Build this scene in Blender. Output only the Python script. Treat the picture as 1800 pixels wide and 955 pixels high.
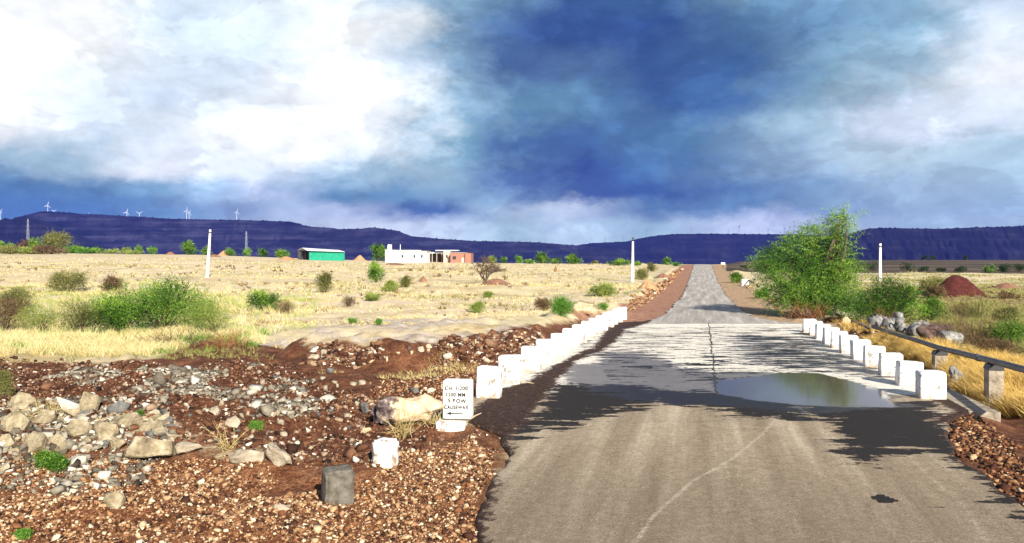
import bpy, bmesh, math, random
import numpy as np
from mathutils import Vector, Matrix
rad = math.radians
sc = bpy.context.scene
for o in list(bpy.data.objects): bpy.data.objects.remove(o)
col = sc.collection
F, HY, CH = 1400.0, 452.0, 2.5          # focal length in photo pixels, horizon row, camera height (m)

# ------------------------------------------------------------------ camera
cam = bpy.data.cameras.new("camera"); co = bpy.data.objects.new("camera", cam); col.objects.link(co)
co.location = (0, 0, CH); co.rotation_euler = (rad(90), 0, 0)
cam.sensor_width = 36; cam.lens = 28.0; cam.shift_y = -(477.5 - HY) / 1800
cam.clip_start = 0.05; cam.clip_end = 40000
sc.camera = co
# ------------------------------------------------------------------ view
EXPO = 0.95
sc.view_settings.view_transform = 'Standard'; sc.view_settings.look = 'None'
sc.view_settings.gamma = 1; sc.view_settings.exposure = EXPO; sc.view_settings.use_curve_mapping = False
sc.cycles.volume_bounces = 0; sc.cycles.max_bounces = 6; sc.cycles.transparent_max_bounces = 12
# ------------------------------------------------------------------ sun
SUN_EL, SUN_AZ = rad(27), math.atan2(0.34, -0.94)      # azimuth from +Y towards +X: behind the camera, to the right
sl = bpy.data.lights.new("sun", 'SUN'); sl.energy = 4.9; sl.angle = rad(0.5); sl.color = (1.0, 0.93, 0.80)
so = bpy.data.objects.new("sun", sl); col.objects.link(so)
sd = Vector((math.sin(SUN_AZ) * math.cos(SUN_EL), math.cos(SUN_AZ) * math.cos(SUN_EL), math.sin(SUN_EL)))
so.rotation_euler = sd.to_track_quat('Z', 'Y').to_euler(); so.location = (0, -20, 40)

# ------------------------------------------------------------------ node helper
class NT:
    def __init__(s, tree): s.t = tree; s.n = tree.nodes; s.l = tree.links
    def new(s, typ, **kw):
        n = s.n.new(typ)
        for k, v in kw.items(): setattr(n, k, v)
        return n
    def put(s, sock, v):
        if v is None: return
        if hasattr(v, 'is_output'): s.l.new(v, sock)
        else:
            if sock.type == 'RGBA' and len(v) == 3: v = (*v, 1)
            sock.default_value = v
    def m(s, op, a, b=None, c=None, clamp=False):
        n = s.new('ShaderNodeMath', operation=op, use_clamp=clamp)
        s.put(n.inputs[0], a); s.put(n.inputs[1], b); s.put(n.inputs[2], c)
        return n.outputs[0]
    def mix(s, f, a, b, mode='MIX'):
        n = s.new('ShaderNodeMix', data_type='RGBA', blend_type=mode)
        s.put(n.inputs[0], f); s.put(n.inputs[6], a); s.put(n.inputs[7], b)
        return n.outputs[2]
    def noise(s, vec, scale, detail=4, rough=.55, out=0, dist=0, dim='3D'):
        n = s.new('ShaderNodeTexNoise', noise_dimensions=dim)
        s.put(n.inputs['Vector'], vec); n.inputs['Scale'].default_value = scale
        n.inputs['Detail'].default_value = detail; n.inputs['Roughness'].default_value = rough
        n.inputs['Distortion'].default_value = dist
        return n.outputs[out]
    def ramp(s, f, stops, interp='LINEAR'):
        n = s.new('ShaderNodeValToRGB'); r = n.color_ramp; r.interpolation = interp
        while len(r.elements) < len(stops): r.elements.new(0.5)
        for e, (p, c) in zip(r.elements, stops):
            e.position = p
            e.color = (c, c, c, 1) if isinstance(c, (int, float)) else (*c, 1)
        s.put(n.inputs[0], f); return n.outputs[0]
    def smooth(s, f, a, b):
        n = s.new('ShaderNodeMapRange', interpolation_type='SMOOTHSTEP')
        s.put(n.inputs[0], f); n.inputs[1].default_value = a; n.inputs[2].default_value = b
        return n.outputs[0]
    def vmul(s, v, k):
        n = s.new('ShaderNodeVectorMath', operation='MULTIPLY'); s.put(n.inputs[0], v); s.put(n.inputs[1], k); return n.outputs[0]
    def attr(s, name, out='Fac'):
        return s.new('ShaderNodeAttribute', attribute_name=name).outputs[out]

def lin(r, g, b, k=1.0):
    f = lambda c: ((c / 255) / 12.92 if c <= 10 else ((c / 255 + .055) / 1.055) ** 2.4) * k
    return (f(r), f(g), f(b))

# ------------------------------------------------------------------ world: cloud bank ahead, clear Nishita sky above and behind
w = bpy.data.worlds.new("World"); sc.world = w; w.use_nodes = True
T = NT(w.node_tree); T.n.clear()
sky = T.new('ShaderNodeTexSky', sky_type='NISHITA'); sky.sun_disc = False
sky.sun_elevation = SUN_EL; sky.sun_rotation = SUN_AZ; sky.altitude = 500; sky.dust_density = 1.0
bgs = T.new('ShaderNodeBackground'); T.put(bgs.inputs[0], sky.outputs[0]); bgs.inputs[1].default_value = 0.055
geo = T.new('ShaderNodeTexCoord').outputs['Generated']
sx = T.new('ShaderNodeSeparateXYZ'); T.put(sx.inputs[0], geo)
hz = T.m('SQRT', T.m('ADD', T.m('MULTIPLY', sx.outputs[0], sx.outputs[0]), T.m('MULTIPLY', sx.outputs[1], sx.outputs[1])))
az = T.m('ARCTAN2', sx.outputs[0], sx.outputs[1]); el = T.m('ARCTAN2', sx.outputs[2], hz)
cxyz = T.new('ShaderNodeCombineXYZ'); T.put(cxyz.inputs[0], az); T.put(cxyz.inputs[1], T.m('MULTIPLY', el, 1.7)); cxyz.inputs[2].default_value = 3.1
cv = cxyz.outputs[0]
nA = T.new('ShaderNodeSeparateColor'); T.put(nA.inputs[0], T.noise(cv, 5.5, 7, .6, out=1))
nB = T.new('ShaderNodeSeparateColor'); T.put(nB.inputs[0], T.noise(cv, 21, 6, .62, out=1))
calm = T.smooth(el, 0.0, 0.12)           # less warp near the skyline
amp = T.m('ADD', T.m('MULTIPLY', calm, .09), .035)
def warp(x, ch, k):
    a = T.m('MULTIPLY', T.m('SUBTRACT', nA.outputs[ch], .5), amp)
    b = T.m('MULTIPLY', T.m('SUBTRACT', nB.outputs[ch], .5), T.m('MULTIPLY', amp, .45))
    return T.m('ADD', x, T.m('MULTIPLY', T.m('ADD', a, b), k))
azw = warp(az, 0, 1.6); elw = warp(el, 1, .75)
AZ0 = math.atan(-900 / F) - .05; AZ1 = -AZ0
xs = [0, 150, 300, 450, 600, 700, 800, 900, 1000, 1150, 1300, 1450, 1600, 1750]
W = (253, 254, 255)
rows = [
 (-60, [(215,230,248),(235,242,250),(215,228,245),(225,236,250),(225,236,250),(190,212,240),(150,182,226),(95,138,205),(62,98,185),(68,108,188),(130,168,218),(155,190,230),(175,205,238),(200,218,242)]),
 (0, [(218,232,248),W,(215,228,245),(230,240,250),(240,246,252),(210,226,245),(150,184,228),(105,146,210),(58,92,182),(62,102,184),(125,165,216),(152,188,230),(172,202,236),(196,216,240)]),
 (60, [W,W,(213,229,246),(226,238,249),W,(243,248,253),(128,164,220),(78,114,196),(54,86,176),(52,86,178),(88,130,200),(132,168,220),(152,188,230),(210,226,246)]),
 (120,[W,(250,251,254),(222,234,248),(216,230,247),W,(206,222,240),(150,182,226),(76,110,192),(88,122,196),(56,90,178),(66,106,188),(122,162,216),(164,194,232),(232,240,251)]),
 (180,[(249,249,254),(234,241,250),(212,226,244),(232,240,250),W,(248,251,254),(165,194,232),(108,154,214),(98,142,208),(60,98,184),(72,112,192),(126,166,218),(196,212,240),(244,247,253)]),
 (240,[W,(222,234,248),(226,237,249),W,W,(238,245,252),(126,172,224),(72,110,192),(70,110,192),(90,136,206),(122,158,216),(182,205,237),(220,230,247),(228,236,249)]),
 (300,[(176,202,234),(188,212,240),(242,246,253),(228,238,251),(160,194,234),(188,212,240),(168,202,238),(86,122,198),(54,82,174),(76,120,198),(124,160,218),(184,204,238),(198,216,241),(192,214,243)]),
 (338,[(100,146,213),(96,142,208),(146,186,228),(202,217,243),(108,154,215),(134,176,223),(156,192,230),(150,182,226),(70,102,186),(58,94,180),(96,136,204),(152,184,228),(182,204,238),(188,212,243)]),
 (368,[(82,128,204),(86,132,207),(110,154,216),(172,192,231),(205,220,240),(84,124,197),(78,114,192),(192,214,236),(214,228,242),(98,140,204),(104,145,208),(160,190,228),(186,209,240),(182,209,243)]),
 (396,[(84,130,205),(86,132,207),(110,154,216),(184,202,234),(220,230,243),(220,230,242),(206,223,239),(188,214,235),(204,225,241),(176,204,230),(206,216,236),(200,218,240),(186,211,241),(196,216,243)]),
 (452,[(96,140,208),(96,140,208),(120,162,218),(190,206,236),(222,232,244),(222,232,243),(210,226,240),(192,216,236),(206,226,241),(186,210,232),(210,220,238),(202,220,240),(190,213,241),(198,218,243)]),
]
KS = 1 / 2 ** EXPO
fz = T.m('DIVIDE', T.m('SUBTRACT', azw, AZ0), AZ1 - AZ0, clamp=True)
prev = None; pel = None
for py, cols_ in rows:
    stops = [((math.atan((x - 900) / F) - AZ0) / (AZ1 - AZ0), lin(c[0] + (7 if c[0] < 130 else 0), c[1] + (7 if c[0] < 200 else 2), c[2] - (22 if c[0] < 130 else 8 if c[0] < 200 else 0), KS * (1.20 if c[0] > 200 else .98))) for x, c in zip(xs, cols_)]
    r = T.ramp(fz, stops, 'LINEAR')
    e = math.atan((HY - py) / F)
    if prev is None: prev, pel = r, e; continue
    prev = T.mix(T.smooth(elw, pel, e), prev, r); pel = e
# billow detail: brighter and darker fibres inside the cloud bank
bil = T.m('ADD', T.m('MULTIPLY', T.m('SUBTRACT', T.noise(cv, 13, 8, .6, dist=.6), .5), .5), 1.0)
fib = T.new('ShaderNodeCombineXYZ'); T.put(fib.inputs[0], T.m('MULTIPLY', az, .7)); T.put(fib.inputs[1], T.m('SUBTRACT', T.m('MULTIPLY', el, 4), T.m('MULTIPLY', az, 1.0)))
bil = T.m('MULTIPLY', bil, T.m('ADD', T.m('MULTIPLY', T.m('SUBTRACT', T.noise(fib.outputs[0], 9, 5, .6), .5), .30), 1.0))
def billow(sc_, seed_, k):
    v = T.new('ShaderNodeVectorMath', operation='ADD'); T.put(v.inputs[0], cv); v.inputs[1].default_value = (seed_, seed_ * .7, 0)
    n_ = T.noise(v.outputs[0], sc_, 3, .5, dist=.4)
    return T.m('MULTIPLY', T.m('SUBTRACT', T.m('MULTIPLY', T.m('ABSOLUTE', T.m('SUBTRACT', n_, .5)), 4), .45, clamp=False), k)
bil = T.m('MULTIPLY', bil, T.m('ADD', 1.0, T.m('ADD', billow(7, 2.3, .17), T.m('ADD', billow(17, 5.1, .13), billow(40, 8.1, .07)))))
cu_ = T.smooth(T.noise(cv, 7.5, 9, .58, dist=.35), .485, .535)
bil = T.m('MULTIPLY', bil, T.m('ADD', .93, T.m('MULTIPLY', cu_, .15)))
cloud = T.mix(1.0, prev, T.mix(0, bil, bil), 'MULTIPLY')
bgc = T.new('ShaderNodeBackground'); T.put(bgc.inputs[0], cloud); bgc.inputs[1].default_value = 1.0
front = T.m('MULTIPLY', T.smooth(T.m('ABSOLUTE', az), 1.5, 0.75), T.smooth(el, 0.75, 0.36))
ms = T.new('ShaderNodeMixShader'); T.put(ms.inputs[0], front); T.l.new(bgs.outputs[0], ms.inputs[1]); T.l.new(bgc.outputs[0], ms.inputs[2])
wo = T.new('ShaderNodeOutputWorld'); T.l.new(ms.outputs[0], wo.inputs[0])

# ------------------------------------------------------------------ numeric noise and terrain
def _h(ix, iy, s=0):
    n = (ix.astype(np.int64) * 374761393 + iy.astype(np.int64) * 668265263 + s * 974634777) & 0xffffffff
    n = ((n ^ (n >> 13)) * 1274126177) & 0xffffffff
    return ((n ^ (n >> 16)) & 0xffff) / 65535.0
def vn(x, y, s=0):
    x = np.asarray(x, float); y = np.asarray(y, float)
    ix = np.floor(x); iy = np.floor(y); fx = x - ix; fy = y - iy
    fx = fx * fx * (3 - 2 * fx); fy = fy * fy * (3 - 2 * fy)
    a = _h(ix, iy, s); b = _h(ix + 1, iy, s); c = _h(ix, iy + 1, s); d = _h(ix + 1, iy + 1, s)
    return (a + (b - a) * fx) * (1 - fy) + (c + (d - c) * fx) * fy - .5
def fbm(x, y, o=4, s=0):
    t = 0; a = 1; 
    for k in range(o): t = t + a * vn(x * 2 ** k + 17.3 * k, y * 2 ** k - 9.1 * k, s + k); a *= .5
    return t
def sstep(x, a, b):
    t = np.clip((np.asarray(x, float) - a) / (b - a), 0, 1); return t * t * (3 - 2 * t)
PY = [-50, 12, 20, 28, 33, 38, 45, 60, 80, 110, 150, 185, 200, 260, 400, 4000]
PZ = [0, 0, -.05, -.18, -.27, -.36, -.46, -.56, -.50, -.25, .25, .55, .56, .1, -2, -48]
def prof(Y): return np.interp(Y, PY, PZ)
RY = [-12, 1, 7, 8.6, 10, 11.3, 12.3, 13, 33.4, 34.5, 38, 45, 60, 80, 110, 150, 185, 220, 300, 420]
RL = [-4.7, -1.6, -.27, -.14, -.12, -.3, -.75, -1.06, 3.98, 5.6, 7.2, 8.9, 12.7, 17.5, 24.5, 34.0, 42.1, 50, 69, 97]
RR = [.5, 3.6, 4.95, 5.25, 5.7, 6.3, 6.9, 7.5, 12.1, 11.5, 11.5, 13.0, 16.3, 21.0, 28.2, 37.9, 46.5, 54.6, 73.6, 101.6]
def roadL(Y): return np.interp(Y, RY, RL)
def roadR(Y): return np.interp(Y, RY, RR)
def seg_sd(P, poly):
    """signed distance to a closed polygon, positive inside"""
    x, y = P; d = np.full(np.shape(x), 1e9); ins = np.zeros(np.shape(x), bool)
    n = len(poly)
    for i in range(n):
        ax, ay = poly[i]; bx, by = poly[(i + 1) % n]
        ex, ey = bx - ax, by - ay; L = ex * ex + ey * ey + 1e-12
        t = np.clip(((x - ax) * ex + (y - ay) * ey) / L, 0, 1)
        d = np.minimum(d, np.hypot(x - ax - t * ex, y - ay - t * ey))
        if ay != by:
            c = ((ay > y) != (by > y)) & (x < (bx - ax) * (y - ay) / (by - ay) + ax); ins ^= c
    return np.where(ins, d, -d)
def line_d(P, pts):
    x, y = P; d = np.full(np.shape(x), 1e9)
    for (ax, ay), (bx, by) in zip(pts[:-1], pts[1:]):
        ex, ey = bx - ax, by - ay; L = ex * ex + ey * ey + 1e-12
        t = np.clip(((x - ax) * ex + (y - ay) * ey) / L, 0, 1)
        d = np.minimum(d, np.hypot(x - ax - t * ex, y - ay - t * ey))
    return d
BANK = [(-6.5, 21.5), (-4.6, 19.2), (-3, 18.3), (-.9, 18.6), (.1, 20.0), (1.5, 25.5), (3.2, 33.0), (4.6, 38.0), (3.0, 40), (.6, 33), (-1.2, 29), (-3.5, 26.5), (-5.8, 24.5)]
_cy = np.array([0, 900, 1200, 1330, 1800]); 
def gz(X, Y):
    X = np.asarray(X, float); Y = np.asarray(Y, float)
    Yp = np.maximum(Y, 1.0)
    px = 900 + F * X / np.maximum(Yp, 60)
    px = np.clip(px, -600, 2400)
    cY = np.interp(px, [-600, 0, 700, 900, 1100, 1240, 1330, 1800, 2400], [300, 300, 260, 230, 215, 200, 420, 520, 520])
    cR = np.interp(px, [-600, 0, 350, 600, 700, 900, 1100, 1240, 1330, 1800, 2400], [443, 444, 448, 457, 460, 463, 464, 465, 458, 457, 457])
    cZ = CH + (HY - cR) * cY / F
    t = np.clip((Yp - 60) / (cY - 60), 0, 1)
    right = sstep(px, 1260, 1340)
    mid = -.56 + (cZ + .56) * (t ** 1.15)
    # right: flat straw field out to 125 m, a shallow hollow, then the dark rise
    rz = np.interp(Yp, [60, 125, 145, 250, 420, 520], [-.35, .0, -.9, -.9, .2, .7])
    mid = mid * (1 - right) + rz * right
    far = cZ - .012 * (Yp - cY)
    z = np.where(Yp < 60, prof(Yp), np.where(Yp < cY, mid, far))
    z = np.where((Yp > 45) & (Yp < 60), prof(Yp) * (1 - (Yp - 45) / 15) + (Yp - 45) / 15 * (-.56 * (1 - right) - .35 * right), z)
    z = np.maximum(z, -50)
    L = roadL(Yp); R = roadR(Yp)
    dl = L - X; dr = X - R; dout = np.maximum(dl, dr)
    c = sstep(dout, 3.0, 14.0) * sstep(Yp, 55, 70) + (Yp <= 55) * 1.0
    c = np.clip(c, 0, 1); c = np.where(Yp > 400, 1, c)
    z = z * c + (prof(Yp)) * (1 - c)
    near = 1 - sstep(Yp, 38, 60)
    # left verge: small slope off the shoulder, rubble ground, the raised earth bank
    rough = fbm(X * .9, Y * .9, 4, 3) * .22 + fbm(X * 3.5, Y * 3.5, 3, 9) * .06
    z = z + rough * sstep(dout, .1, 2.2) * near
    z = z + fbm(X * .12, Y * .12, 4, 5) * .55 * sstep(dout, 3, 12) * sstep(Yp, 30, 60) * (1 - sstep(Yp, 150, 260))
    z = z - .14 * np.exp(-(((X + 1.0) / .34) ** 2 + ((Y - 11.55) / .34) ** 2))
    hump = np.exp(-(((X + 6.2) / 3.0) ** 2 + ((Y - 11.6) / 1.6) ** 2)) * .30
    bsd = seg_sd((X, Y), BANK)
    z = z + hump + sstep(bsd, -.1, 1.0) * (.50 + .12 * fbm(X * 1.3, Y * 1.3, 3, 21)) 
    # berms of dug soil along the far road
    for side, off, hh in ((-1, 3.4, .45), (1, 3.6, .30)):
        dd = (dl if side < 0 else dr) - off
        z = z + np.exp(-(dd / 1.0) ** 2) * hh * sstep(Yp, 36, 42) * (1 - sstep(Yp, 120, 170)) * np.clip(.65 + 1.6 * vn(Y * .35, X * .1, 33), 0, 2)
    # right: ditch below the causeway, then level ground
    ditch = np.exp(-((dr - 1.0) / .6) ** 2) * .32 * sstep(Yp, 10.5, 14) * (1 - sstep(Yp, 32, 38))
    z = z - ditch - sstep(dr, .3, 2.5) * .10 * near * sstep(Yp, 8, 13)
    z = z - sstep(dout, -.6, 0.0) * 0 - .035 * (dout < 3) - .09 * (1 - sstep(dout, -.5, -.02)) 
    return z
def gz1(x, y): return float(gz(np.array([x]), np.array([y]))[0])
_Ys = np.concatenate([np.arange(4, 60, .05), np.arange(60, 700, .5)])
def G(px, py, zoff=0.0):
    """world point of a photo pixel on the ground"""
    X = (px - 900) / F * _Ys; z = gz(X, _Ys) + zoff
    p = HY + F * (CH - z) / _Ys
    i = np.argmax(p <= py)
    if p[i] > py: i = np.argmin(p)            # just above the skyline: stand on the crest itself
    Y = _Ys[i]; return float((px - 900) / F * Y), float(Y), float(z[i] - zoff)
def GR(px, py):
    """pixel on the road surface"""
    p = HY + F * (CH - prof(_Ys)) / _Ys; i = np.argmax(p <= py); Y = _Ys[i]
    return float((px - 900) / F * Y), float(Y)
def GRs(pts): return [GR(*p) for p in pts]

# ------------------------------------------------------------------ object helpers
def tag(o, label=None, cat=None, group=None, kind=None):
    if label: o['label'] = label
    if cat: o['category'] = cat
    if group: o['group'] = group
    if kind: o['kind'] = kind
    return o
def empty(name, loc, rz=0, **kw):
    o = bpy.data.objects.new(name, None); col.objects.link(o); o.location = loc; o.rotation_euler = (0, 0, rz)
    o.empty_display_size = .2
    return tag(o, **kw)
def mesh(name, V, Fc, mat=None, parent=None, smooth=False, attrs=None, loc=None):
    me = bpy.data.meshes.new(name)
    V = np.asarray(V, np.float32)
    if isinstance(Fc, np.ndarray):
        m, k = Fc.shape
        me.vertices.add(len(V)); me.vertices.foreach_set('co', V.ravel())
        me.loops.add(m * k); me.loops.foreach_set('vertex_index', Fc.astype(np.int32).ravel())
        me.polygons.add(m); me.polygons.foreach_set('loop_start', np.arange(0, m * k, k, dtype=np.int32))
        me.update(calc_edges=True)
    else: me.from_pydata([tuple(v) for v in V.tolist()], [], Fc)
    for an, av in (attrs or {}).items():
        a = me.attributes.new(an, 'FLOAT', 'POINT'); a.data.foreach_set('value', np.asarray(av, np.float32))
    if smooth: me.polygons.foreach_set('use_smooth', np.ones(len(me.polygons), bool))
    me.validate()
    if mat: me.materials.append(mat)
    o = bpy.data.objects.new(name, me); col.objects.link(o)
    if parent: o.parent = parent
    if loc: o.location = loc
    return o
class MB:
    def __init__(s): s.v = []; s.f = []
    def add(s, V, Fs):
        n = len(s.v); s.v += [tuple(map(float, v)) for v in V]; s.f += [tuple(int(i) + n for i in f) for f in Fs]; return s
    def box(s, x0, x1, y0, y1, z0, z1):
        return s.add([(x0,y0,z0),(x1,y0,z0),(x1,y1,z0),(x0,y1,z0),(x0,y0,z1),(x1,y0,z1),(x1,y1,z1),(x0,y1,z1)],
                     [(0,3,2,1),(4,5,6,7),(0,1,5,4),(1,2,6,5),(2,3,7,6),(3,0,4,7)])
    def tube(s, pts, rs, n=6, cap=True):
        pts = [Vector(p) for p in pts]; base = len(s.v); up = Vector((.31, .17, .93))
        for i, p in enumerate(pts):
            t = (pts[min(i + 1, len(pts) - 1)] - pts[max(i - 1, 0)])
            t = t.normalized() if t.length > 1e-9 else Vector((0, 0, 1))
            a = t.cross(up if abs(t.dot(up)) < .95 else Vector((1, 0, 0))).normalized(); b = t.cross(a)
            for k in range(n):
                an = 2 * math.pi * k / n; q = p + (a * math.cos(an) + b * math.sin(an)) * rs[i]; s.v.append(tuple(q))
        for i in range(len(pts) - 1):
            for k in range(n):
                a0 = base + i * n + k; a1 = base + i * n + (k + 1) % n
                s.f.append((a0, a1, a1 + n, a0 + n))
        if cap:
            s.f.append(tuple(base + k for k in range(n))[::-1]); s.f.append(tuple(base + (len(pts) - 1) * n + k for k in range(n)))
        return s
    def build(s, name, mat=None, parent=None, bevel=0, smooth=False, loc=None):
        o = mesh(name, s.v, s.f, mat, parent, smooth, loc=loc)
        if bevel:
            bm = bmesh.new(); bm.from_mesh(o.data)
            bmesh.ops.bevel(bm, geom=bm.edges[:], offset=bevel, segments=2, affect='EDGES', profile=.6)
            bm.to_mesh(o.data); bm.free()
        return o
def copy_tree(o, parent=None):
    c = o.copy(); col.objects.link(c); c.parent = parent
    for ch in [x for x in bpy.data.objects if x.parent == o]: copy_tree(ch, c)
    return c

# ------------------------------------------------------------------ materials
def mat(name, base, rough=.9, spec=.3, bump=None, metal=0):
    m = bpy.data.materials.new(name); m.use_nodes = True; t = NT(m.node_tree)
    b = t.n['Principled BSDF']; b.inputs['Roughness'].default_value = rough; b.inputs['Specular IOR Level'].default_value = spec
    b.inputs['Metallic'].default_value = metal
    if callable(base): base(t, b)
    else: t.put(b.inputs['Base Color'], base)
    return m
def noisy(c1, c2, scale=4, bump=.3, c3=None, bscale=None, bdist=.02, co='Object', detail=6):
    def f(t, b):
        tc = t.new('ShaderNodeTexCoord').outputs[co]
        n = t.noise(tc, scale, detail, .62)
        st = [(.32, c1), (.68, c2)] if c3 is None else [(.3, c1), (.5, c2), (.72, c3)]
        t.put(b.inputs['Base Color'], t.ramp(n, st))
        if bump:
            bn = t.new('ShaderNodeBump'); bn.inputs['Strength'].default_value = bump; bn.inputs['Distance'].default_value = bdist
            t.put(bn.inputs['Height'], t.noise(tc, bscale or scale * 4, 6, .65)); t.l.new(bn.outputs[0], b.inputs['Normal'])
    return f
def tinted(stops, rough=.9, trans=0.0, bump=0):
    """colour per leaf, stone or blade from the mesh's own 'tint' attribute"""
    m = bpy.data.materials.new('tinted'); m.use_nodes = True; t = NT(m.node_tree)
    b = t.n['Principled BSDF']; b.inputs['Roughness'].default_value = rough; b.inputs['Specular IOR Level'].default_value = .25
    c = t.ramp(t.attr('tint'), stops)
    if bump:
        tc = t.new('ShaderNodeTexCoord').outputs['Object']; nn = t.noise(tc, 30, 5, .65)
        c = t.mix(1.0, c, t.ramp(nn, [(.3, .62), (.7, 1.25)]), 'MULTIPLY')
        bn = t.new('ShaderNodeBump'); bn.inputs['Strength'].default_value = bump; bn.inputs['Distance'].default_value = .01
        t.put(bn.inputs['Height'], nn); t.l.new(bn.outputs[0], b.inputs['Normal'])
    t.put(b.inputs['Base Color'], c)
    if trans:
        tr = t.new('ShaderNodeBsdfTranslucent'); t.put(tr.inputs[0], c)
        mx = t.new('ShaderNodeMixShader'); mx.inputs[0].default_value = trans
        out = [n for n in t.n if n.type == 'OUTPUT_MATERIAL'][0]
        t.l.new(b.outputs[0], mx.inputs[1]); t.l.new(tr.outputs[0], mx.inputs[2]); t.l.new(mx.outputs[0], out.inputs[0])
    return m
M = {}
M['leaf_green'] = tinted([(0, (.008, .028, .005)), (.5, (.055, .16, .014)), (1, (.33, .50, .07))], .6, .2)
M['leaf_bright'] = tinted([(0, (.03, .10, .012)), (.5, (.10, .26, .03)), (1, (.26, .44, .07))], .6, .25)
M['leaf_shaded'] = tinted([(0, (.010, .022, .008)), (.5, (.02, .045, .014)), (1, (.045, .08, .02))], .7, .15)  # darkened leaf copy, cloud shade put into the colour
M['leaf_olive'] = tinted([(0, (.07, .08, .025)), (.5, (.17, .18, .05)), (1, (.34, .32, .11))], .7, .25)
M['leaf_dry'] = tinted([(0, (.055, .03, .018)), (.5, (.12, .075, .04)), (1, (.24, .16, .08))], .8, .1)
M['leaf_red'] = tinted([(0, (.10, .035, .02)), (.5, (.24, .10, .045)), (1, (.42, .22, .10))], .8, .1)
M['leaf_lime'] = tinted([(0, (.10, .16, .03)), (.5, (.24, .32, .06)), (1, (.42, .46, .14))], .7, .3)
M['straw'] = tinted([(0, (.30, .20, .06)), (.5, (.60, .47, .19)), (1, (.82, .73, .42))], .7, .3)
M['gold'] = tinted([(0, (.30, .16, .04)), (.5, (.62, .40, .11)), (1, (.82, .66, .26))], .7, .3)
M['bark'] = mat('bark', noisy((.06, .04, .025), (.15, .11, .08), 12, .6))
M['gravel'] = tinted([(0, (.012, .008, .006)), (.25, (.075, .025, .012)), (.5, (.22, .095, .04)), (.75, (.44, .27, .14)), (1, (.68, .57, .40))], .9, 0, .3)
M['gravel_red'] = tinted([(0, (.008, .006, .005)), (.35, (.065, .022, .011)), (.60, (.17, .075, .038)), (.82, (.36, .26, .17)), (1, (.66, .60, .51))], .9, 0, .3)
M['gravel_grey'] = tinted([(0, (.012, .010, .009)), (.4, (.09, .07, .05)), (.7, (.25, .22, .165)), (1, (.58, .54, .45))], .9, 0, .3)
M['slab'] = mat('pale_stone', noisy((.10, .07, .045), (.33, .27, .17), 5, 1.0, (.60, .53, .39), bdist=.04), .9)
M['stone_white'] = mat('chalky_stone', noisy((.22, .17, .11), (.52, .46, .36), 4, 1.0, bdist=.03), .9)
M['stone_grey'] = mat('grey_stone', noisy((.04, .037, .033), (.27, .26, .245), 6, 1.0, bdist=.04), .9)
M['stone_heap'] = mat('pale_grey_stone', noisy((.06, .055, .05), (.25, .24, .225), 7, 1.0, (.42, .41, .39), bdist=.04), .9)
M['stone_dark'] = mat('dark_stone', noisy((.05, .035, .03), (.20, .13, .11), 8, 1.0, bdist=.04), .95)
M['stone_tan'] = mat('tan_stone', noisy((.40, .27, .15), (.66, .52, .35), 5, .7, bdist=.02), .9)
def white_paint(t, b):
    tc = t.new('ShaderNodeTexCoord').outputs['Object']
    oi = t.new('ShaderNodeObjectInfo').outputs['Random']
    v = t.new('ShaderNodeVectorMath', operation='ADD'); t.put(v.inputs[0], tc); t.put(v.inputs[1], oi)
    n = t.noise(v.outputs[0], 6, 7, .65); s = t.new('ShaderNodeSeparateXYZ'); t.put(s.inputs[0], tc)
    low = t.m('MULTIPLY', t.smooth(s.outputs[2], .22, 0), .9)
    c = t.mix(t.smooth(n, .575, .62), (.82, .81, .78), (.30, .26, .22))
    c = t.mix(t.m('MULTIPLY', low, t.smooth(n, .35, .6)), c, (.36, .24, .17))
    t.put(b.inputs['Base Color'], c)
    bn = t.new('ShaderNodeBump'); bn.inputs['Strength'].default_value = .35; bn.inputs['Distance'].default_value = .01
    t.put(bn.inputs['Height'], t.noise(v.outputs[0], 22, 6, .6)); t.l.new(bn.outputs[0], b.inputs['Normal'])
M['white'] = mat('white_paint', white_paint, .75)
M['sign_white'] = mat('sign_white', noisy((.66, .65, .62), (.80, .79, .77), 8, .3), .8)
M['black_paint'] = mat('black_paint', (.02, .02, .022), .6)
M['concrete'] = mat('concrete', noisy((.30, .28, .25), (.58, .54, .46), 5, .5, bdist=.01), .9)
M['weathered'] = mat('weathered_concrete', noisy((.10, .07, .04), (.32, .27, .21), 5, .8, (.46, .42, .35), bdist=.02), .9)
M['pipe'] = mat('grey_pipe', noisy((.05, .045, .045), (.20, .185, .18), 7, .5), .55, .4)
M['metal_dark'] = mat('dark_metal', (.03, .03, .035), .5)
M['steel'] = mat('galvanised_steel', (.26, .28, .33), .6, .3)
M['wall_white'] = mat('whitewashed_wall', noisy((.40, .38, .35), (.70, .70, .69), 1.6, .2, (.76, .76, .76)), .9)
M['wall_pink'] = mat('pink_wall', noisy((.52, .36, .30), (.62, .45, .38), 1.2, .2), .9)
def brick_f(t, b):
    tc = t.new('ShaderNodeTexCoord').outputs['Object']
    r = t.new('ShaderNodeMapping'); t.put(r.inputs[0], tc); r.inputs['Rotation'].default_value = (rad(90), 0, 0)
    n = t.new('ShaderNodeTexBrick'); t.put(n.inputs['Vector'], r.outputs[0]); n.inputs['Scale'].default_value = 2.2
    n.inputs['Color1'].default_value = (.34, .13, .08, 1); n.inputs['Color2'].default_value = (.25, .09, .06, 1); n.inputs['Mortar'].default_value = (.38, .30, .25, 1)
    t.put(b.inputs['Base Color'], n.outputs[0])
M['brick'] = mat('brick', brick_f, .9)
M['glass_dark'] = mat('dark_window', (.03, .035, .05), .25, .5)
M['green_sheet'] = mat('green_net', noisy((.008, .20, .12), (.012, .30, .19), 1.5, .3), .8)
M['tin'] = mat('tin_roof', noisy((.62, .64, .66), (.78, .79, .8), 1.5, .1), .5, .5)
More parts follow.
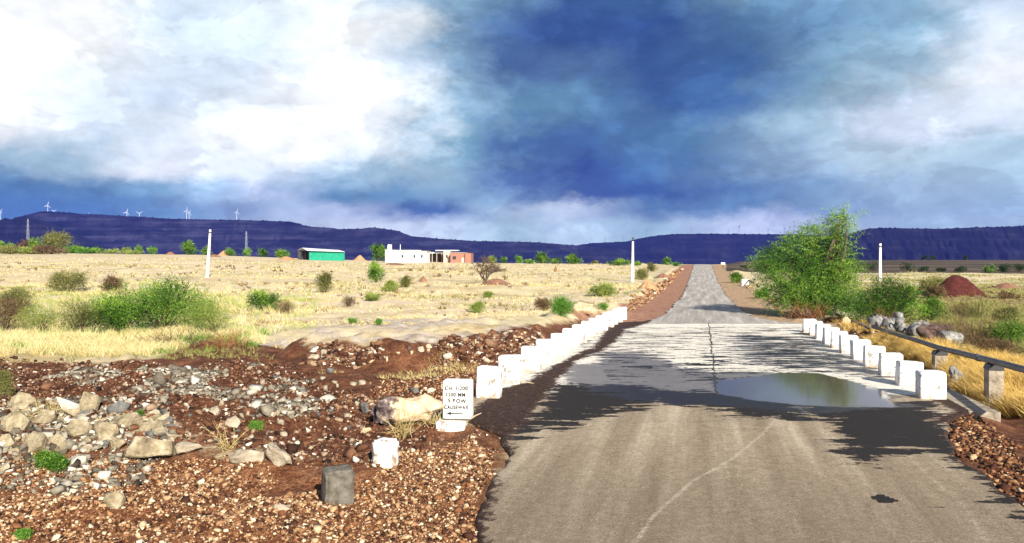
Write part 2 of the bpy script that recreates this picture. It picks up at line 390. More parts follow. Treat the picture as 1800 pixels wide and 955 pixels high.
M['soil_heap'] = mat('soil_heap', noisy((.16, .075, .045), (.34, .18, .11), 3, .8, bdist=.1), .95)
M['soil_orange'] = mat('orange_soil', noisy((.34, .17, .08), (.55, .34, .18), 3, .8, bdist=.1), .95)
M['soil_maroon'] = mat('maroon_soil', noisy((.045, .010, .010), (.11, .024, .018), 4, .9, bdist=.08), .95)
M['turbine'] = mat('turbine_white', (.50, .53, .60), .5)
M['tank_white'] = mat('tank_white', (.78, .78, .78), .5)
M['turbine_grey'] = mat('turbine_grey', (.16, .18, .24), .6)

# ------------------------------------------------------------------ ground sheet
def ground_material():
    m = bpy.data.materials.new('ground'); m.use_nodes = True; t = NT(m.node_tree)
    b = t.n['Principled BSDF']; b.inputs['Roughness'].default_value = .95; b.inputs['Specular IOR Level'].default_value = .15
    P = t.new('ShaderNodeNewGeometry').outputs['Position']
    big = t.noise(P, .055, 5, .6); midn = t.noise(P, .35, 6, .65); fine = t.noise(P, 3.2, 7, .68); tiny = t.noise(P, 26, 5, .7)
    straw = t.ramp(t.m('ADD', t.m('MULTIPLY', midn, .55), t.m('MULTIPLY', fine, .45)),
                   [(.33, (.25, .165, .09)), (.42, (.48, .37, .21)), (.52, (.62, .52, .33)), (.68, (.68, .60, .43))])
    bands = t.noise(t.vmul(P, (.018, .10, 1)), 1, 5, .6)
    straw = t.mix(t.m('MULTIPLY', t.smooth(bands, .55, .66), .6), straw, (.38, .26, .14))
    straw = t.mix(t.m('MULTIPLY', t.smooth(big, .52, .68), .45), straw, (.46, .42, .18))
    straw = t.mix(t.m('MULTIPLY', t.smooth(bands, .46, .34), .7), straw, (.66, .53, .39))
    def edge(a, k=.9):      # ragged edge of a painted zone of soil or cloud shade
        return t.smooth(t.m('ADD', t.attr(a), t.m('MULTIPLY', t.m('SUBTRACT', t.m('ADD', t.m('MULTIPLY', fine, .6), t.m('MULTIPLY', midn, .4)), .5), k)), .42, .60)
    redc = t.ramp(t.m('ADD', t.m('MULTIPLY', fine, .6), t.m('MULTIPLY', tiny, .4)), [(.36, (.030, .011, .008)), (.5, (.115, .044, .022)), (.66, (.27, .13, .07))])
    orc = t.ramp(t.m('ADD', t.m('MULTIPLY', fine, .5), t.m('MULTIPLY', tiny, .5)), [(.36, (.040, .014, .008)), (.5, (.16, .062, .028)), (.66, (.36, .20, .11))])
    shc = t.ramp(t.m('ADD', t.m('MULTIPLY', fine, .6), t.m('MULTIPLY', tiny, .4)), [(.38, (.16, .07, .045)), (.5, (.33, .17, .11)), (.64, (.47, .29, .20))])
    tanc = t.ramp(fine, [(.36, (.22, .13, .07)), (.5, (.40, .27, .16)), (.64, (.52, .38, .25))])
    trc = t.ramp(fine, [(.38, (.33, .25, .18)), (.6, (.58, .50, .41))])
    shadec = t.ramp(t.noise(t.vmul(P, (.01, .03, 1)), 1, 5, .6), [(.35, (.03, .028, .016)), (.5, (.075, .055, .038)), (.62, (.15, .11, .08))])  # far soil colour with cloud shade painted in
    olc = t.ramp(fine, [(.36, (.07, .05, .02)), (.5, (.24, .19, .07)), (.64, (.48, .37, .16))])
    c = straw
    for a, cc in (('olive', olc), ('red', redc), ('track', trc), ('orange', orc), ('shoulder', shc), ('tan', tanc), ('dark', shadec)):
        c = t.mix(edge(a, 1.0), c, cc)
    c = t.mix(1.0, c, t.ramp(tiny, [(.3, .78), (.7, 1.18)]), 'MULTIPLY')
    t.put(b.inputs['Base Color'], c)
    bn = t.new('ShaderNodeBump'); bn.inputs['Strength'].default_value = .9; bn.inputs['Distance'].default_value = .05
    t.put(bn.inputs['Height'], t.m('ADD', t.m('MULTIPLY', fine, .8), t.m('MULTIPLY', tiny, .5))); t.l.new(bn.outputs[0], b.inputs['Normal'])
    return m
def gpoly(pts): return [G(*p)[:2] for p in pts]
a_ = np.concatenate([np.arange(-180, -46, 4), np.arange(-46, 46, .19), np.arange(46, 180, 4)]) * math.pi / 180
r_ = 1.2 * 1.0105 ** np.arange(0, 860)
r_ = r_[r_ < 7400]
A, R = np.meshgrid(a_, r_); GX = (np.sin(A) * R).ravel(); GY = (np.cos(A) * R).ravel()
GZ = gz(GX, GY)
na, nr = len(a_), len(r_)
i0 = (np.arange(nr - 1)[:, None] * na + np.arange(na)[None, :]); j1 = np.roll(np.arange(na), -1)[None, :] + np.arange(nr - 1)[:, None] * na
Fq = np.stack([i0, j1, j1 + na, i0 + na], -1).reshape(-1, 4)[:, ::-1]
ctr = len(GX)
V = np.column_stack([GX, GY, GZ]); V = np.vstack([V, [[0, 0, -.1]]])
Ftri = [(int(i), int((i + 1) % na), ctr) for i in range(na)]
P = (V[:, 0], V[:, 1])
def z01(sd, w): return np.clip(.5 + sd / (2 * w), 0, 1)
dl = roadL(P[1]) - P[0]; dr = P[0] - roadR(P[1]); YY = P[1]
red = [(-600, 640), (0, 636), (120, 640), (260, 632), (330, 606), (420, 598), (480, 606), (560, 606), (640, 604), (760, 604), (850, 588), (940, 572), (1050, 552), (1105, 540), (1125, 560), (1000, 640), (850, 740), (800, 800), (650, 812), (420, 790), (300, 740), (100, 720), (-600, 720)]
orange = [(-600, 740), (0, 740), (300, 770), (420, 800), (650, 800), (800, 760), (840, 730), (900, 760), (900, 1400), (-2500, 1400)]
track = [(380, 606), (480, 600), (640, 592), (760, 588), (860, 578), (930, 572), (860, 589), (760, 600), (640, 606), (480, 608), (380, 612)]
track2 = [(520, 560), (760, 556), (900, 560), (880, 574), (640, 584), (500, 580)]
rright = [(1400, 575), (1460, 556), (1530, 572), (1600, 600), (1700, 628), (1900, 670), (2600, 900), (2600, 1500), (1900, 1400), (1600, 780), (1600, 700), (1480, 620)]
at = {}
at['red'] = np.maximum(z01(seg_sd(P, gpoly(red)), .9), z01(seg_sd(P, gpoly(rright)), .8))
at['orange'] = z01(seg_sd(P, gpoly(orange)), 1.2)
at['track'] = np.maximum(z01(seg_sd(P, gpoly(track)), .9), .62 * z01(seg_sd(P, gpoly(track2)), 1.5))
at['shoulder'] = np.where(YY > 33, z01(2.9 - dl, 1.0), 0) * (dl > -3) * (1 - sstep(YY, 190, 230))
at['tan'] = np.where(YY > 33, z01(3.0 - dr, 1.0), 0) * (dr > -2) * (1 - sstep(YY, 190, 230))
pxv = 900 + F * P[0] / np.maximum(YY, 1)
at['dark'] = np.maximum(sstep(YY, 126, 140) * sstep(pxv, 1262, 1290), sstep(YY, 330, 420)) * (YY > 0)  # far ground darkened by colour, standing in for cloud shade
at['olive'] = np.maximum(sstep(pxv, 1480, 1560) * (1 - sstep(YY, 60, 90)) * .85, sstep(pxv, 560, 0) * (1 - sstep(YY, 36, 48)) * .55) * (YY > 8)
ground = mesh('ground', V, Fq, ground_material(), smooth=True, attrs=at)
tag(ground, kind='structure')
bm = bmesh.new(); bm.from_mesh(ground.data); bm.verts.ensure_lookup_table()
for f in Ftri: bm.faces.new([bm.verts[i] for i in f])
bm.to_mesh(ground.data); bm.free()

# ------------------------------------------------------------------ road sheet
def road_material():
    m = bpy.data.materials.new('road'); m.use_nodes = True; t = NT(m.node_tree)
    b = t.n['Principled BSDF']
    P = t.new('ShaderNodeNewGeometry').outputs['Position']
    cs = t.new('ShaderNodeCombineXYZ'); t.put(cs.inputs[0], t.attr('across')); t.put(cs.inputs[1], t.m('MULTIPLY', t.attr('along'), .05))
    streak = t.noise(cs.outputs[0], 2.6, 6, .62); fine = t.noise(P, 9, 7, .7); tiny = t.noise(P, 75, 4, .7); midn = t.noise(P, .9, 6, .6)
    hor = t.noise(t.vmul(P, (.55, 2.6, 1)), 1.5, 8, .64)          # streaks of spilt water lying across the road
    s2 = t.m('ADD', t.m('MULTIPLY', streak, .65), t.m('MULTIPLY', fine, .35))
    asph = t.ramp(s2, [(.36, (.21, .16, .11)), (.5, (.32, .255, .18)), (.64, (.48, .40, .30))])
    asph = t.mix(t.smooth(t.attr('along'), 11, 7), asph, t.mix(.5, asph, (.14, .105, .07)))
    faras = t.ramp(s2, [(.36, (.24, .22, .20)), (.52, (.38, .35, .32)), (.64, (.62, .57, .52))])
    asph = t.mix(t.smooth(t.attr('along'), 32.6, 33.0), asph, faras)
    conc = t.ramp(t.m('ADD', t.m('MULTIPLY', hor, .6), t.m('MULTIPLY', fine, .4)), [(.32, (.36, .31, .26)), (.46, (.70, .65, .56)), (.62, (.84, .81, .74))])
    ce = t.smooth(t.m('ADD', t.attr('concrete'), t.m('MULTIPLY', t.m('SUBTRACT', hor, .5), .35)), .44, .54)
    c = t.mix(ce, asph, conc)
    c = t.mix(t.m('MULTIPLY', t.smooth(t.m('ADD', t.attr('line'), t.m('MULTIPLY', t.m('SUBTRACT', fine, .5), .9)), .35, .9), .5), c, (.60, .53, .42))
    wn = t.m('ADD', t.m('MULTIPLY', t.m('ADD', t.m('MULTIPLY', t.m('SUBTRACT', hor, .5), .75), t.m('MULTIPLY', t.m('SUBTRACT', t.noise(t.vmul(P, (.9, 2.2, 1)), 1.0, 7, .68, dist=.5), .5), .5)), 3.0), t.m('MULTIPLY', t.m('SUBTRACT', fine, .5), .9))
    wet = t.smooth(t.m('ADD', t.attr('wet'), wn), .49, .53)
    damp = t.smooth(t.m('ADD', t.attr('damp'), wn), .48, .60)
    c = t.mix(t.m('MULTIPLY', damp, .84), c, t.mix(hor, (.05, .045, .055), (.13, .115, .12)))
    c = t.mix(wet, c, t.mix(fine, (.016, .014, .014), (.034, .028, .026)))
    pud = t.smooth(t.m('ADD', t.attr('puddle'), t.m('MULTIPLY', t.m('ADD', t.m('MULTIPLY', t.m('SUBTRACT', hor, .5), .7), t.m('MULTIPLY', t.m('SUBTRACT', fine, .5), .25)))), .46, .56)
    c = t.mix(pud, c, t.mix(hor, (.035, .026, .030), (.13, .090, .075)))
    dn = t.m('ADD', t.attr('dirt'), t.m('MULTIPLY', t.m('SUBTRACT', t.m('ADD', t.m('MULTIPLY', fine, .6), t.m('MULTIPLY', midn, .4)), .5), 1.9))
    dirt = t.m('MULTIPLY', t.smooth(dn, .45, .6), t.m('SUBTRACT', 1, pud))
    dirtc = t.ramp(t.m('ADD', t.m('MULTIPLY', fine, .4), t.m('MULTIPLY', tiny, .6)), [(.38, (.010, .008, .008)), (.52, (.040, .022, .018)), (.62, (.14, .085, .062)), (.72, (.5, .42, .34))])
    c = t.mix(dirt, c, dirtc)
    agg = t.noise(P, 34, 3, .8)
    c = t.mix(t.m('MULTIPLY', t.m('SUBTRACT', 1, pud), .8), c, t.mix(1.0, c, t.ramp(agg, [(.34, .74), (.5, 1.04), (.66, 1.38)]), 'MULTIPLY'))
    c = t.mix(t.m('SUBTRACT', 1, pud), c, t.mix(1.0, c, t.ramp(tiny, [(.3, .52), (.7, 1.42)]), 'MULTIPLY'))
    t.put(b.inputs['Base Color'], c)
    rgh = t.mix(damp, t.mix(wet, (.9, .9, .9), (.8, .8, .8)), (.42, .42, .42)); rgh = t.mix(dirt, rgh, (.9, .9, .9)); rgh = t.mix(pud, rgh, (.07, .07, .07))
    t.put(b.inputs['Roughness'], rgh); t.put(b.inputs['Specular IOR Level'], t.m('ADD', .12, t.m('MULTIPLY', pud, .16)))
    bn = t.new('ShaderNodeBump'); bn.inputs['Distance'].default_value = .02
    t.put(bn.inputs['Strength'], t.m('SUBTRACT', .5, t.m('MULTIPLY', pud, .5)))
    t.put(bn.inputs['Height'], t.m('ADD', fine, t.m('MULTIPLY', tiny, .7))); t.l.new(bn.outputs[0], b.inputs['Normal'])
    return m
ry = np.concatenate([np.arange(-12, 5, .5), np.arange(5, 36, .06), 36 * 1.012 ** np.arange(0, 206)])
nc = 170
rs = np.linspace(0, 1, nc)
YR = np.repeat(ry, nc); SR = np.tile(rs, len(ry))
Lr = roadL(YR) + (fbm(YR * .8, YR * 0, 4, 41)) * np.where((YR < 12.6) | (YR > 34), .22, .0)
Rr = roadR(YR) + (fbm(YR * .8, YR * 0 + 5, 4, 43)) * np.where((YR < 12.6) | (YR > 34), .22, .0)
XR = Lr + (Rr - Lr) * SR
ZR = prof(YR) + .012 + .03 * (1 - (2 * SR - 1) ** 2) * ((YR < 12) | (YR > 36)) - .03 * ((SR == 0) | (SR == 1))
PR = (XR, YR)
z7 = lambda pts: GRs([(880 + x / 3.46, 540 + y / 3.46) for x, y in pts])
wA = z7([(-60, 860), (60, 740), (200, 650), (320, 480), (430, 470), (560, 480), (700, 480), (850, 490), (1000, 505), (1150, 515), (1350, 530), (1500, 550), (1799, 570), (1799, 690), (1650, 680), (1480, 655), (1350, 625), (1100, 600), (950, 575), (870, 600), (820, 615), (620, 640), (480, 690), (300, 735), (100, 760), (0, 830)])
z8 = lambda pts: GRs([(1400 + x / 3.745, 700 + y / 3.745) for x, y in pts])
wD = z8([(-120, 40), (0, 60), (200, 140), (260, 250), (340, 350), (440, 425), (520, 395), (700, 360), (900, 365), (1060, 415), (1250, 560), (1500, 800), (1500, 500), (1080, 330), (980, 190), (900, 20), (640, 20), (630, 62), (200, 45), (0, 35)])
dB = z7([(600, 275), (880, 290), (1000, 330), (1060, 375), (1200, 385), (1300, 400), (1500, 395), (1799, 415), (2100, 460), (2420, 600), (1799, 640), (1350, 600), (1000, 585), (700, 540), (420, 460), (400, 370), (620, 340)])
dC = z7([(1300, 175), (1500, 170), (1900, 170), (2150, 260), (2500, 420), (2400, 470), (1799, 395), (1500, 370), (1330, 330), (1290, 240)])
dE = z7([(480, 0), (640, 60), (1000, 95), (760, 160), (700, 260), (440, 360), (330, 470), (180, 560), (100, 470), (330, 330), (560, 190)])
wC2 = z7([(1650, 130), (2100, 160), (2100, 215), (1760, 190)])
pE = GRs([(1250, 672), (1330, 664), (1370, 656), (1440, 657), (1500, 672), (1556, 688), (1575, 717), (1480, 718), (1400, 714), (1330, 706), (1260, 694)])
ra = {}
ra['wet'] = np.maximum.reduce([1.18 * z01(seg_sd(PR, wA), .7), 1.12 * z01(seg_sd(PR, wD), .5), .55 * z01(seg_sd(PR, wC2), .8), .52 * z01(seg_sd(PR, dC), 1.2), .40 * z01(np.minimum(YR - 15, 32 - YR), 2) * (XR > 2)])
spot = z8([(515, 680), (560, 662), (650, 700), (560, 712)])
ra['wet'] = np.maximum(ra['wet'], .9 * (seg_sd(PR, spot) > -.04))
ra['damp'] = np.maximum.reduce([1.35 * z01(seg_sd(PR, dB), .7), .72 * z01(seg_sd(PR, dC), 1.0), .60 * z01(seg_sd(PR, dE), .8)])
ra['puddle'] = z01(seg_sd(PR, pE), .5)
ra['concrete'] = z01(np.minimum(YR - 14.6 - .3 * vn(XR * .8, XR * 0, 3), 32.8 - YR), 1.0)
dirt_l = z7([(-400, 900), (-200, 640), (0, 500), (150, 460), (420, 300), (560, 250), (700, 60), (770, 0), (1000, 20), (900, 100), (760, 140), (690, 230), (480, 330), (380, 420), (280, 540), (200, 680), (0, 860), (-60, 1300), (-400, 1300)])
dirt_edge = np.minimum(XR - Lr, Rr - XR)
ra['dirt'] = np.maximum.reduce([z01(seg_sd(PR, dirt_l), .35), np.clip(.62 - dirt_edge * 2.2, 0, 1) * ((YR < 12.5) | (YR > 33.5)), np.clip(.45 - (Rr - XR - .35) * 1.2, 0, .8) * ((YR > 12) & (YR < 14.2))])
arc = GRs([(1386, 716), (1340, 770), (1290, 812), (1215, 855), (1150, 915), (1090, 1000)]); l2 = GRs([(1262, 700), (1275, 800), (1300, 1000)])
l3 = GRs([(1590, 800), (1700, 905), (1760, 1000)])
ra['line'] = np.maximum.reduce([.75 * np.clip(1 - line_d(PR, arc) / .07, 0, 1), .5 * np.clip(1 - line_d(PR, l2) / .10, 0, 1), .55 * np.clip(1 - line_d(PR, l3) / .12, 0, 1)])
ra['across'] = XR - (.45 + .236 * YR); ra['along'] = YR
nrw = len(ry); q = (np.arange(nrw - 1)[:, None] * nc + np.arange(nc - 1)[None, :]).ravel()
road = mesh('road', np.column_stack([XR, YR, ZR]), np.stack([q, q + 1, q + nc + 1, q + nc], -1), road_material(), smooth=True, attrs=ra)
tag(road, kind='structure')
rnd = random.Random(4)
mb = MB(); pts = []
for i in range(64):
    py = 569 + (696 - 569) * (i / 63) ** 1.25; X, Y = GR(1246 + 14 * (py - 569) / 127 + rnd.uniform(-1, 1) * (1.2 + (py - 569) / 45), py); pts.append((X, Y, float(prof(Y)) + .017))
for (x0, y0, z0), (x1, y1, z1) in zip(pts[:-1], pts[1:]):
    ww = rnd.uniform(.008, .03); n = len(mb.v)
    mb.v += [(x0 - ww, y0, z0), (x0 + ww, y0, z0), (x1 + ww, y1, z1), (x1 - ww, y1, z1)]; mb.f.append((n, n + 1, n + 2, n + 3))
mb.build('crack', mat('crack', (.05, .045, .04)), road)

# ------------------------------------------------------------------ hills
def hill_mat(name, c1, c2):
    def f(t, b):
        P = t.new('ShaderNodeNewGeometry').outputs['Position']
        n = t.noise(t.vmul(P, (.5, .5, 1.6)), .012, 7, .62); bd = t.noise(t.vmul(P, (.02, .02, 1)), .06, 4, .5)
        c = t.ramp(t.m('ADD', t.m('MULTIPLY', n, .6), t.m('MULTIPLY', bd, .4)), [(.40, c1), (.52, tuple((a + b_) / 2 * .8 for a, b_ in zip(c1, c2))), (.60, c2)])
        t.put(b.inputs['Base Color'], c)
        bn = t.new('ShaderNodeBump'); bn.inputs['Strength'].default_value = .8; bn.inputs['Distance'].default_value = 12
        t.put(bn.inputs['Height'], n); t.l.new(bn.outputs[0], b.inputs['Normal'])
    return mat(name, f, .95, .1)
def hills(name, sky_, D, depth, mt, seed, cliff=True):
    xs_ = np.arange(sky_[0][0], sky_[-1][0] + .1, 1.5)
    ys_ = np.interp(xs_, [p[0] for p in sky_], [p[1] for p in sky_])
    ts = np.array([0, .1, .2, .3, .38, .42, .5, .6, .66, .70, .78, .86, .90, .94, .97, 1.0, 1.15, 1.8, 2.6, 3.2])
    fs = np.array([0, .04, .1, .18, .25, .36, .41, .49, .55, .66, .70, .76, .82, .93, .985, 1.0, 1.0, .98, .8, -.3])
    rowsV = []
    base = -52.
    for t_, f_ in zip(ts, fs):
        rough = fbm(xs_ * .035, np.full_like(xs_, t_ * 2.0), 5, seed) * 190 * (1 - .85 * min(t_, 1)) + fbm(xs_ * .15, np.full_like(xs_, t_ * 3), 3, seed + 5) * 22 * (t_ < .97)
        Y = D + depth * t_ + rough
        Ye = D + depth
        ztop = CH + (HY - ys_) * Ye / F + (np.maximum(vn(xs_ * .6, xs_ * 0, seed + 8), .12) - .12) * 16 * (abs(t_ - 1) < .04)
        z = base + (ztop - base) * (f_ + (.05 * fbm(xs_ * .06, np.full_like(xs_, t_ * 5), 4, seed + 2) if .02 < t_ < .96 else 0))
        rowsV.append(np.column_stack([(xs_ - 900) / F * Ye * (1 + (Y - Ye) / Ye * 0.55), Y, z]))
    V = np.vstack(rowsV); n = len(xs_); k = len(ts)
    q = (np.arange(k - 1)[:, None] * n + np.arange(n - 1)[None, :]).ravel()
    o = mesh(name, V, np.stack([q, q + 1, q + n + 1, q + n], -1), mt, smooth=False)
    return tag(o, kind='structure')
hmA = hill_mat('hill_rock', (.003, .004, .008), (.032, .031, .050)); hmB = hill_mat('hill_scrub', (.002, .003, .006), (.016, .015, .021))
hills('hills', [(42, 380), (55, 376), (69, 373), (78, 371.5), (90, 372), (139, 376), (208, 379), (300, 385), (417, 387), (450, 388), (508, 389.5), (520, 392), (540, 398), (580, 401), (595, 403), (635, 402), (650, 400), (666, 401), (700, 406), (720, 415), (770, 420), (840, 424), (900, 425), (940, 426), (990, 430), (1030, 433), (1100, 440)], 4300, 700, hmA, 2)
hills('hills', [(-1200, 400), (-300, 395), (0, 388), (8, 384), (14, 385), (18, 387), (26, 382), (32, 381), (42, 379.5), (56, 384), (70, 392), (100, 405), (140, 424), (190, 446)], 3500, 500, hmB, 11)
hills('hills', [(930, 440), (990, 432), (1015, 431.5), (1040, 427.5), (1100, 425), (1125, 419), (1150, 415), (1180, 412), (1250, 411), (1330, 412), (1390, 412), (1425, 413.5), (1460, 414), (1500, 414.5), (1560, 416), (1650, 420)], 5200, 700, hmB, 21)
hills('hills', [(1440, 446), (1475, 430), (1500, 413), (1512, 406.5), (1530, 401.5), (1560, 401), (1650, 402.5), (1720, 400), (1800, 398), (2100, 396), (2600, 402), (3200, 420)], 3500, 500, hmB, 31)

# ------------------------------------------------------------------ haze (box clear of the sky)
hb = MB().box(-7600, 7600, -7600, 7600, -54, 420)
hz_o = hb.build('haze'); tag(hz_o, 'thin blue air between the road and the far hills', 'haze', kind='stuff')
hm = bpy.data.materials.new('haze'); hm.use_nodes = True; t = NT(hm.node_tree); t.n.clear()
pv = t.new('ShaderNodeVolumePrincipled'); pv.inputs['Color'].default_value = (.10, .16, 1.0, 1); pv.inputs['Density'].default_value = .000042
ho = t.new('ShaderNodeOutputMaterial'); t.l.new(pv.outputs[0], ho.inputs['Volume']); hz_o.data.materials.append(hm)

# ================================================================== VEGETATION
def rngs(seed): return np.random.default_rng(seed)
def leaf_mesh(P, D, L, K, leaf, wid, rng, droop=.25, spread=1.0, tint=None):
    """feathery twigs: from points P along D (n,3) of length L (n,), K leaf pairs each; rhombic leaves"""
    n = len(P); k = (np.arange(K) + .5) / K
    pos = P[:, None] + D[:, None] * (L[:, None] * k)[..., None]
    pos[..., 2] -= droop * L[:, None] * k ** 2
    pos = pos.repeat(2, 1) + rng.normal(0, .12, (n, 2 * K, 3)) * leaf * 2
    ax = rng.normal(0, 1, (n, 2 * K, 3)) * spread + D[:, None] * .9
    ax /= np.linalg.norm(ax, axis=-1, keepdims=True) + 1e-9
    b = np.cross(ax, rng.normal(0, 1, (n, 2 * K, 3))); b /= np.linalg.norm(b, axis=-1, keepdims=True) + 1e-9
    s = leaf * rng.uniform(.6, 1.4, (n, 2 * K, 1)); w_ = s * wid
    a0 = pos; a2 = pos + ax * s; a1 = pos + ax * s * .5 + b * w_ * .5; a3 = pos + ax * s * .5 - b * w_ * .5
    V = np.stack([a0, a1, a2, a3], 2).reshape(-1, 3)
    Fq = np.arange(len(V)).reshape(-1, 4)
    tt = (np.full(n, .5) if tint is None else tint)[:, None] + rng.normal(0, .13, (n, 2 * K))
    return V, Fq, np.clip(tt, 0, 1).reshape(-1).repeat(4)
def crown_pts(ells, rng, dens=1.0, shell=.55):
    Ps, Ds, Ts = [], [], []
    for (cx, cy, cz, rx, ry_, rz_, n) in ells:
        n = int(n * dens)
        u = rng.normal(0, 1, (n, 3)); u /= np.linalg.norm(u, axis=1, keepdims=True)
        r = rng.uniform(0, 1, (n, 1)) ** shell
        Ps.append(np.array([cx, cy, cz]) + u * r * np.array([rx, ry_, rz_])); Ds.append(u); Ts.append(rng.normal(.5, .1) + rng.normal(0, .12, n))
    return np.vstack(Ps), np.vstack(Ds), np.concatenate(Ts)
def branch_mb(root, tips, r0, rng, n=5, bend=.25):
    mb = MB(); root = np.array(root, float)
    for tpt in tips:
        tpt = np.array(tpt); L = np.linalg.norm(tpt - root); k = np.linspace(0, 1, 6)[:, None]
        side = rng.normal(0, 1, 3) * bend * L; side[2] *= .3
        pts = root + (tpt - root) * k + side * (k * (1 - k)) + np.array([0, 0, 1]) * L * .25 * (k * (1 - k))
        mb.tube(pts, list(r0 * (1 - .85 * k[:, 0])), n)
    return mb
def bush(name, label, cat, px, py, wpx, hpx, leafmat, seed, lobes=6, twigs=260, K=5, stem=True, group=None, leafk=1.0, dense=1.0, flat=.8, dry=False, Z=None, top=None, parts=('crown', 'trunk'), wid=.42):
    rng = rngs(seed)
    if Z: X, Y = (px - 900) / F * Z, Z; z = gz1(X, Y)
    else: X, Y, z = G(px, py)
    s = Y / F; Wd = wpx * s; H = hpx * s
    root = empty(name, (X, Y, z), label=label, cat=cat, group=group)
    ells = []
    for i in range(lobes):
        a = rng.uniform(0, 6.28); rr = rng.uniform(.02, .36) * Wd
        h = rng.uniform(.34, .74) * H
        e = rng.uniform(.13, .30)
        ells.append((math.cos(a) * rr, math.sin(a) * rr * flat, h, Wd * e, Wd * e * flat, min(H * .30, H - h) , twigs / lobes))
    ells.append((0, 0, H * .30, Wd * .42, Wd * .34, H * .28, twigs / lobes * 1.5))
    P_, D_, Tn = crown_pts(ells, rng, dense)
    P_[:, 2] = np.maximum(P_[:, 2], H * .03)
    D_ = D_ + np.array([-.25, 0, .45]) + rng.normal(0, .45, D_.shape); D_ /= np.linalg.norm(D_, axis=1, keepdims=True)
    leaf = max(.028 * math.sqrt(max(Wd, .2)), 1.7 * s) * leafk
    L = rng.uniform(.12, .34, len(P_)) * min(H, Wd) * (1.0 + .9 * (rng.uniform(0, 1, len(P_)) < .12))
    if Wd > 1.2: Tn = Tn + .8 * fbm(P_[:, 0] * 1.8 + seed, P_[:, 2] * 1.8, 3, seed) + .12 * (P_[:, 2] / H - .45)
    V_, F_, t_ = leaf_mesh(P_, D_, L, K, leaf * (.75 if dry else 1), wid if not dry else .16, rng, tint=Tn)
    mesh(parts[0], V_, F_, M[leafmat], root, attrs={'tint': t_})
    if stem:
        tips = P_[rng.choice(len(P_), min(len(P_), 34 if dry else 14), replace=False)]
        branch_mb((0, 0, -.05), tips, max(.02, .022 * H, .35 * s), rng).build(parts[1], M['bark'], root)
    return root

# --- the big wind-swept roadside tree and the shrub leaning beside it
def big_tree():
    rng = rngs(77)
    Z = 40.0; s = Z / F
    cx = (1430 - 900) * s; gzv = gz1(cx, Z)
    root = empty('roadside_tree', (cx, Z, gzv), label='tall feathery green acacia tree blown to one side, beside the road behind the white posts', cat='tree')
    def L(px, py, dy=0): return ((px - 900) * s - cx, dy, CH + (HY - py) * s - gzv)
    E = []
    for px, py, rx, rz_, n, dy in [(1360, 456, 32, 17, 190, 0), (1348, 482, 20, 24, 120, -.6), (1400, 436, 34, 18, 230, .3), (1395, 476, 46, 22, 330, -.5), (1372, 515, 36, 22, 230, -.7), (1440, 455, 34, 24, 280, 0), (1448, 490, 36, 20, 280, -.4),
                                (1425, 527, 58, 17, 380, -.6), (1475, 508, 42, 30, 320, .2), (1455, 420, 26, 16, 130, .2), (1478, 398, 15, 20, 80, .1), (1424, 410, 20, 10, 60, .2), (1496, 530, 36, 16, 190, -.2), (1483, 450, 18, 26, 130, .3), (1405, 505, 40, 14, 200, -.9), (1478, 474, 26, 16, 150, -.8)]:
        x, y, z = L(px, py, dy); E.append((x, y, z, rx * s, max(rx * s * .85, .5), rz_ * s, n * 1.45))
    P_, D_, Tn = crown_pts(E, rng, 1, .42)
    P_[:, 2] = np.maximum(P_[:, 2], .1)
    D_ = D_ * .55 + np.array([-.55, -.1, .30]) * np.sign(rng.uniform(-.25, 1, (len(D_), 1))) + rng.normal(0, .3, D_.shape); D_ /= np.linalg.norm(D_, axis=1, keepdims=True)
    Tn = Tn - .08 + .75 * fbm(P_[:, 0] * 1.5, P_[:, 2] * 1.5, 3, 5)
    V_, F_, t_ = leaf_mesh(P_, D_, rng.uniform(.35, .95, len(P_)), 11, .088, .24, rng, droop=.35, tint=Tn)
    # long drooping sprays off the top
    ns = 520; base = np.array([L(rng.uniform(1345, 1500), rng.uniform(375, 480), rng.uniform(-.8, .8)) for _ in range(ns)])
    keep = base[:, 2] < np.interp(base[:, 0], [L(1345, 0)[0], L(1420, 0)[0], L(1485, 0)[0], L(1500, 0)[0]], [2.6, 3.9, 5.6, 5.0])
    base = base[keep]; ds = np.column_stack([np.where(rng.uniform(0, 1, len(base)) < .6, rng.uniform(-1, -.4, len(base)), rng.uniform(.2, .9, len(base))), rng.normal(0, .3, len(base)), rng.uniform(.1, .9, len(base))])
    ds /= np.linalg.norm(ds, axis=1, keepdims=True)
    V2, F2, t2 = leaf_mesh(base, ds, rng.uniform(.6, 1.5, len(base)), 22, .075, .22, rng, droop=.45, tint=rng.normal(.82, .14, len(base)))
    tp = np.array([L(1478 + rng.uniform(-14, 14), rng.uniform(372, 440)) for _ in range(60)]); td = np.column_stack([rng.normal(.08, .3, 60), rng.normal(0, .2, 60), rng.uniform(.8, 1, 60)])
    V3, F3, t3 = leaf_mesh(tp, td / np.linalg.norm(td, axis=1, keepdims=True), rng.uniform(.5, 1.0, 60), 14, .075, .24, rng, droop=.2, tint=rng.normal(.85, .1, 60))
    mesh('crown', np.vstack([V_, V2, V3]), np.vstack([F_, F2 + len(V_), F3 + len(V_) + len(V2)]), M['leaf_green'], root, attrs={'tint': np.concatenate([t_, t2, t3])})
    tips = np.vstack([P_[rng.choice(len(P_), 60, replace=False)], tp[:14]])
    b = branch_mb((0, 0, -.1), tips, .085, rng, 6)
    b.tube([(0, 0, -.15), (-.05, 0, .4), (.1, .02, 1.0), (.5, 0, 2.2), (1.1, 0, 3.6), (1.35, 0, 4.9)], [.15, .13, .10, .06, .03, .012], 8)
    b.build('trunk', M['bark'], root)
    return root
big_tree()
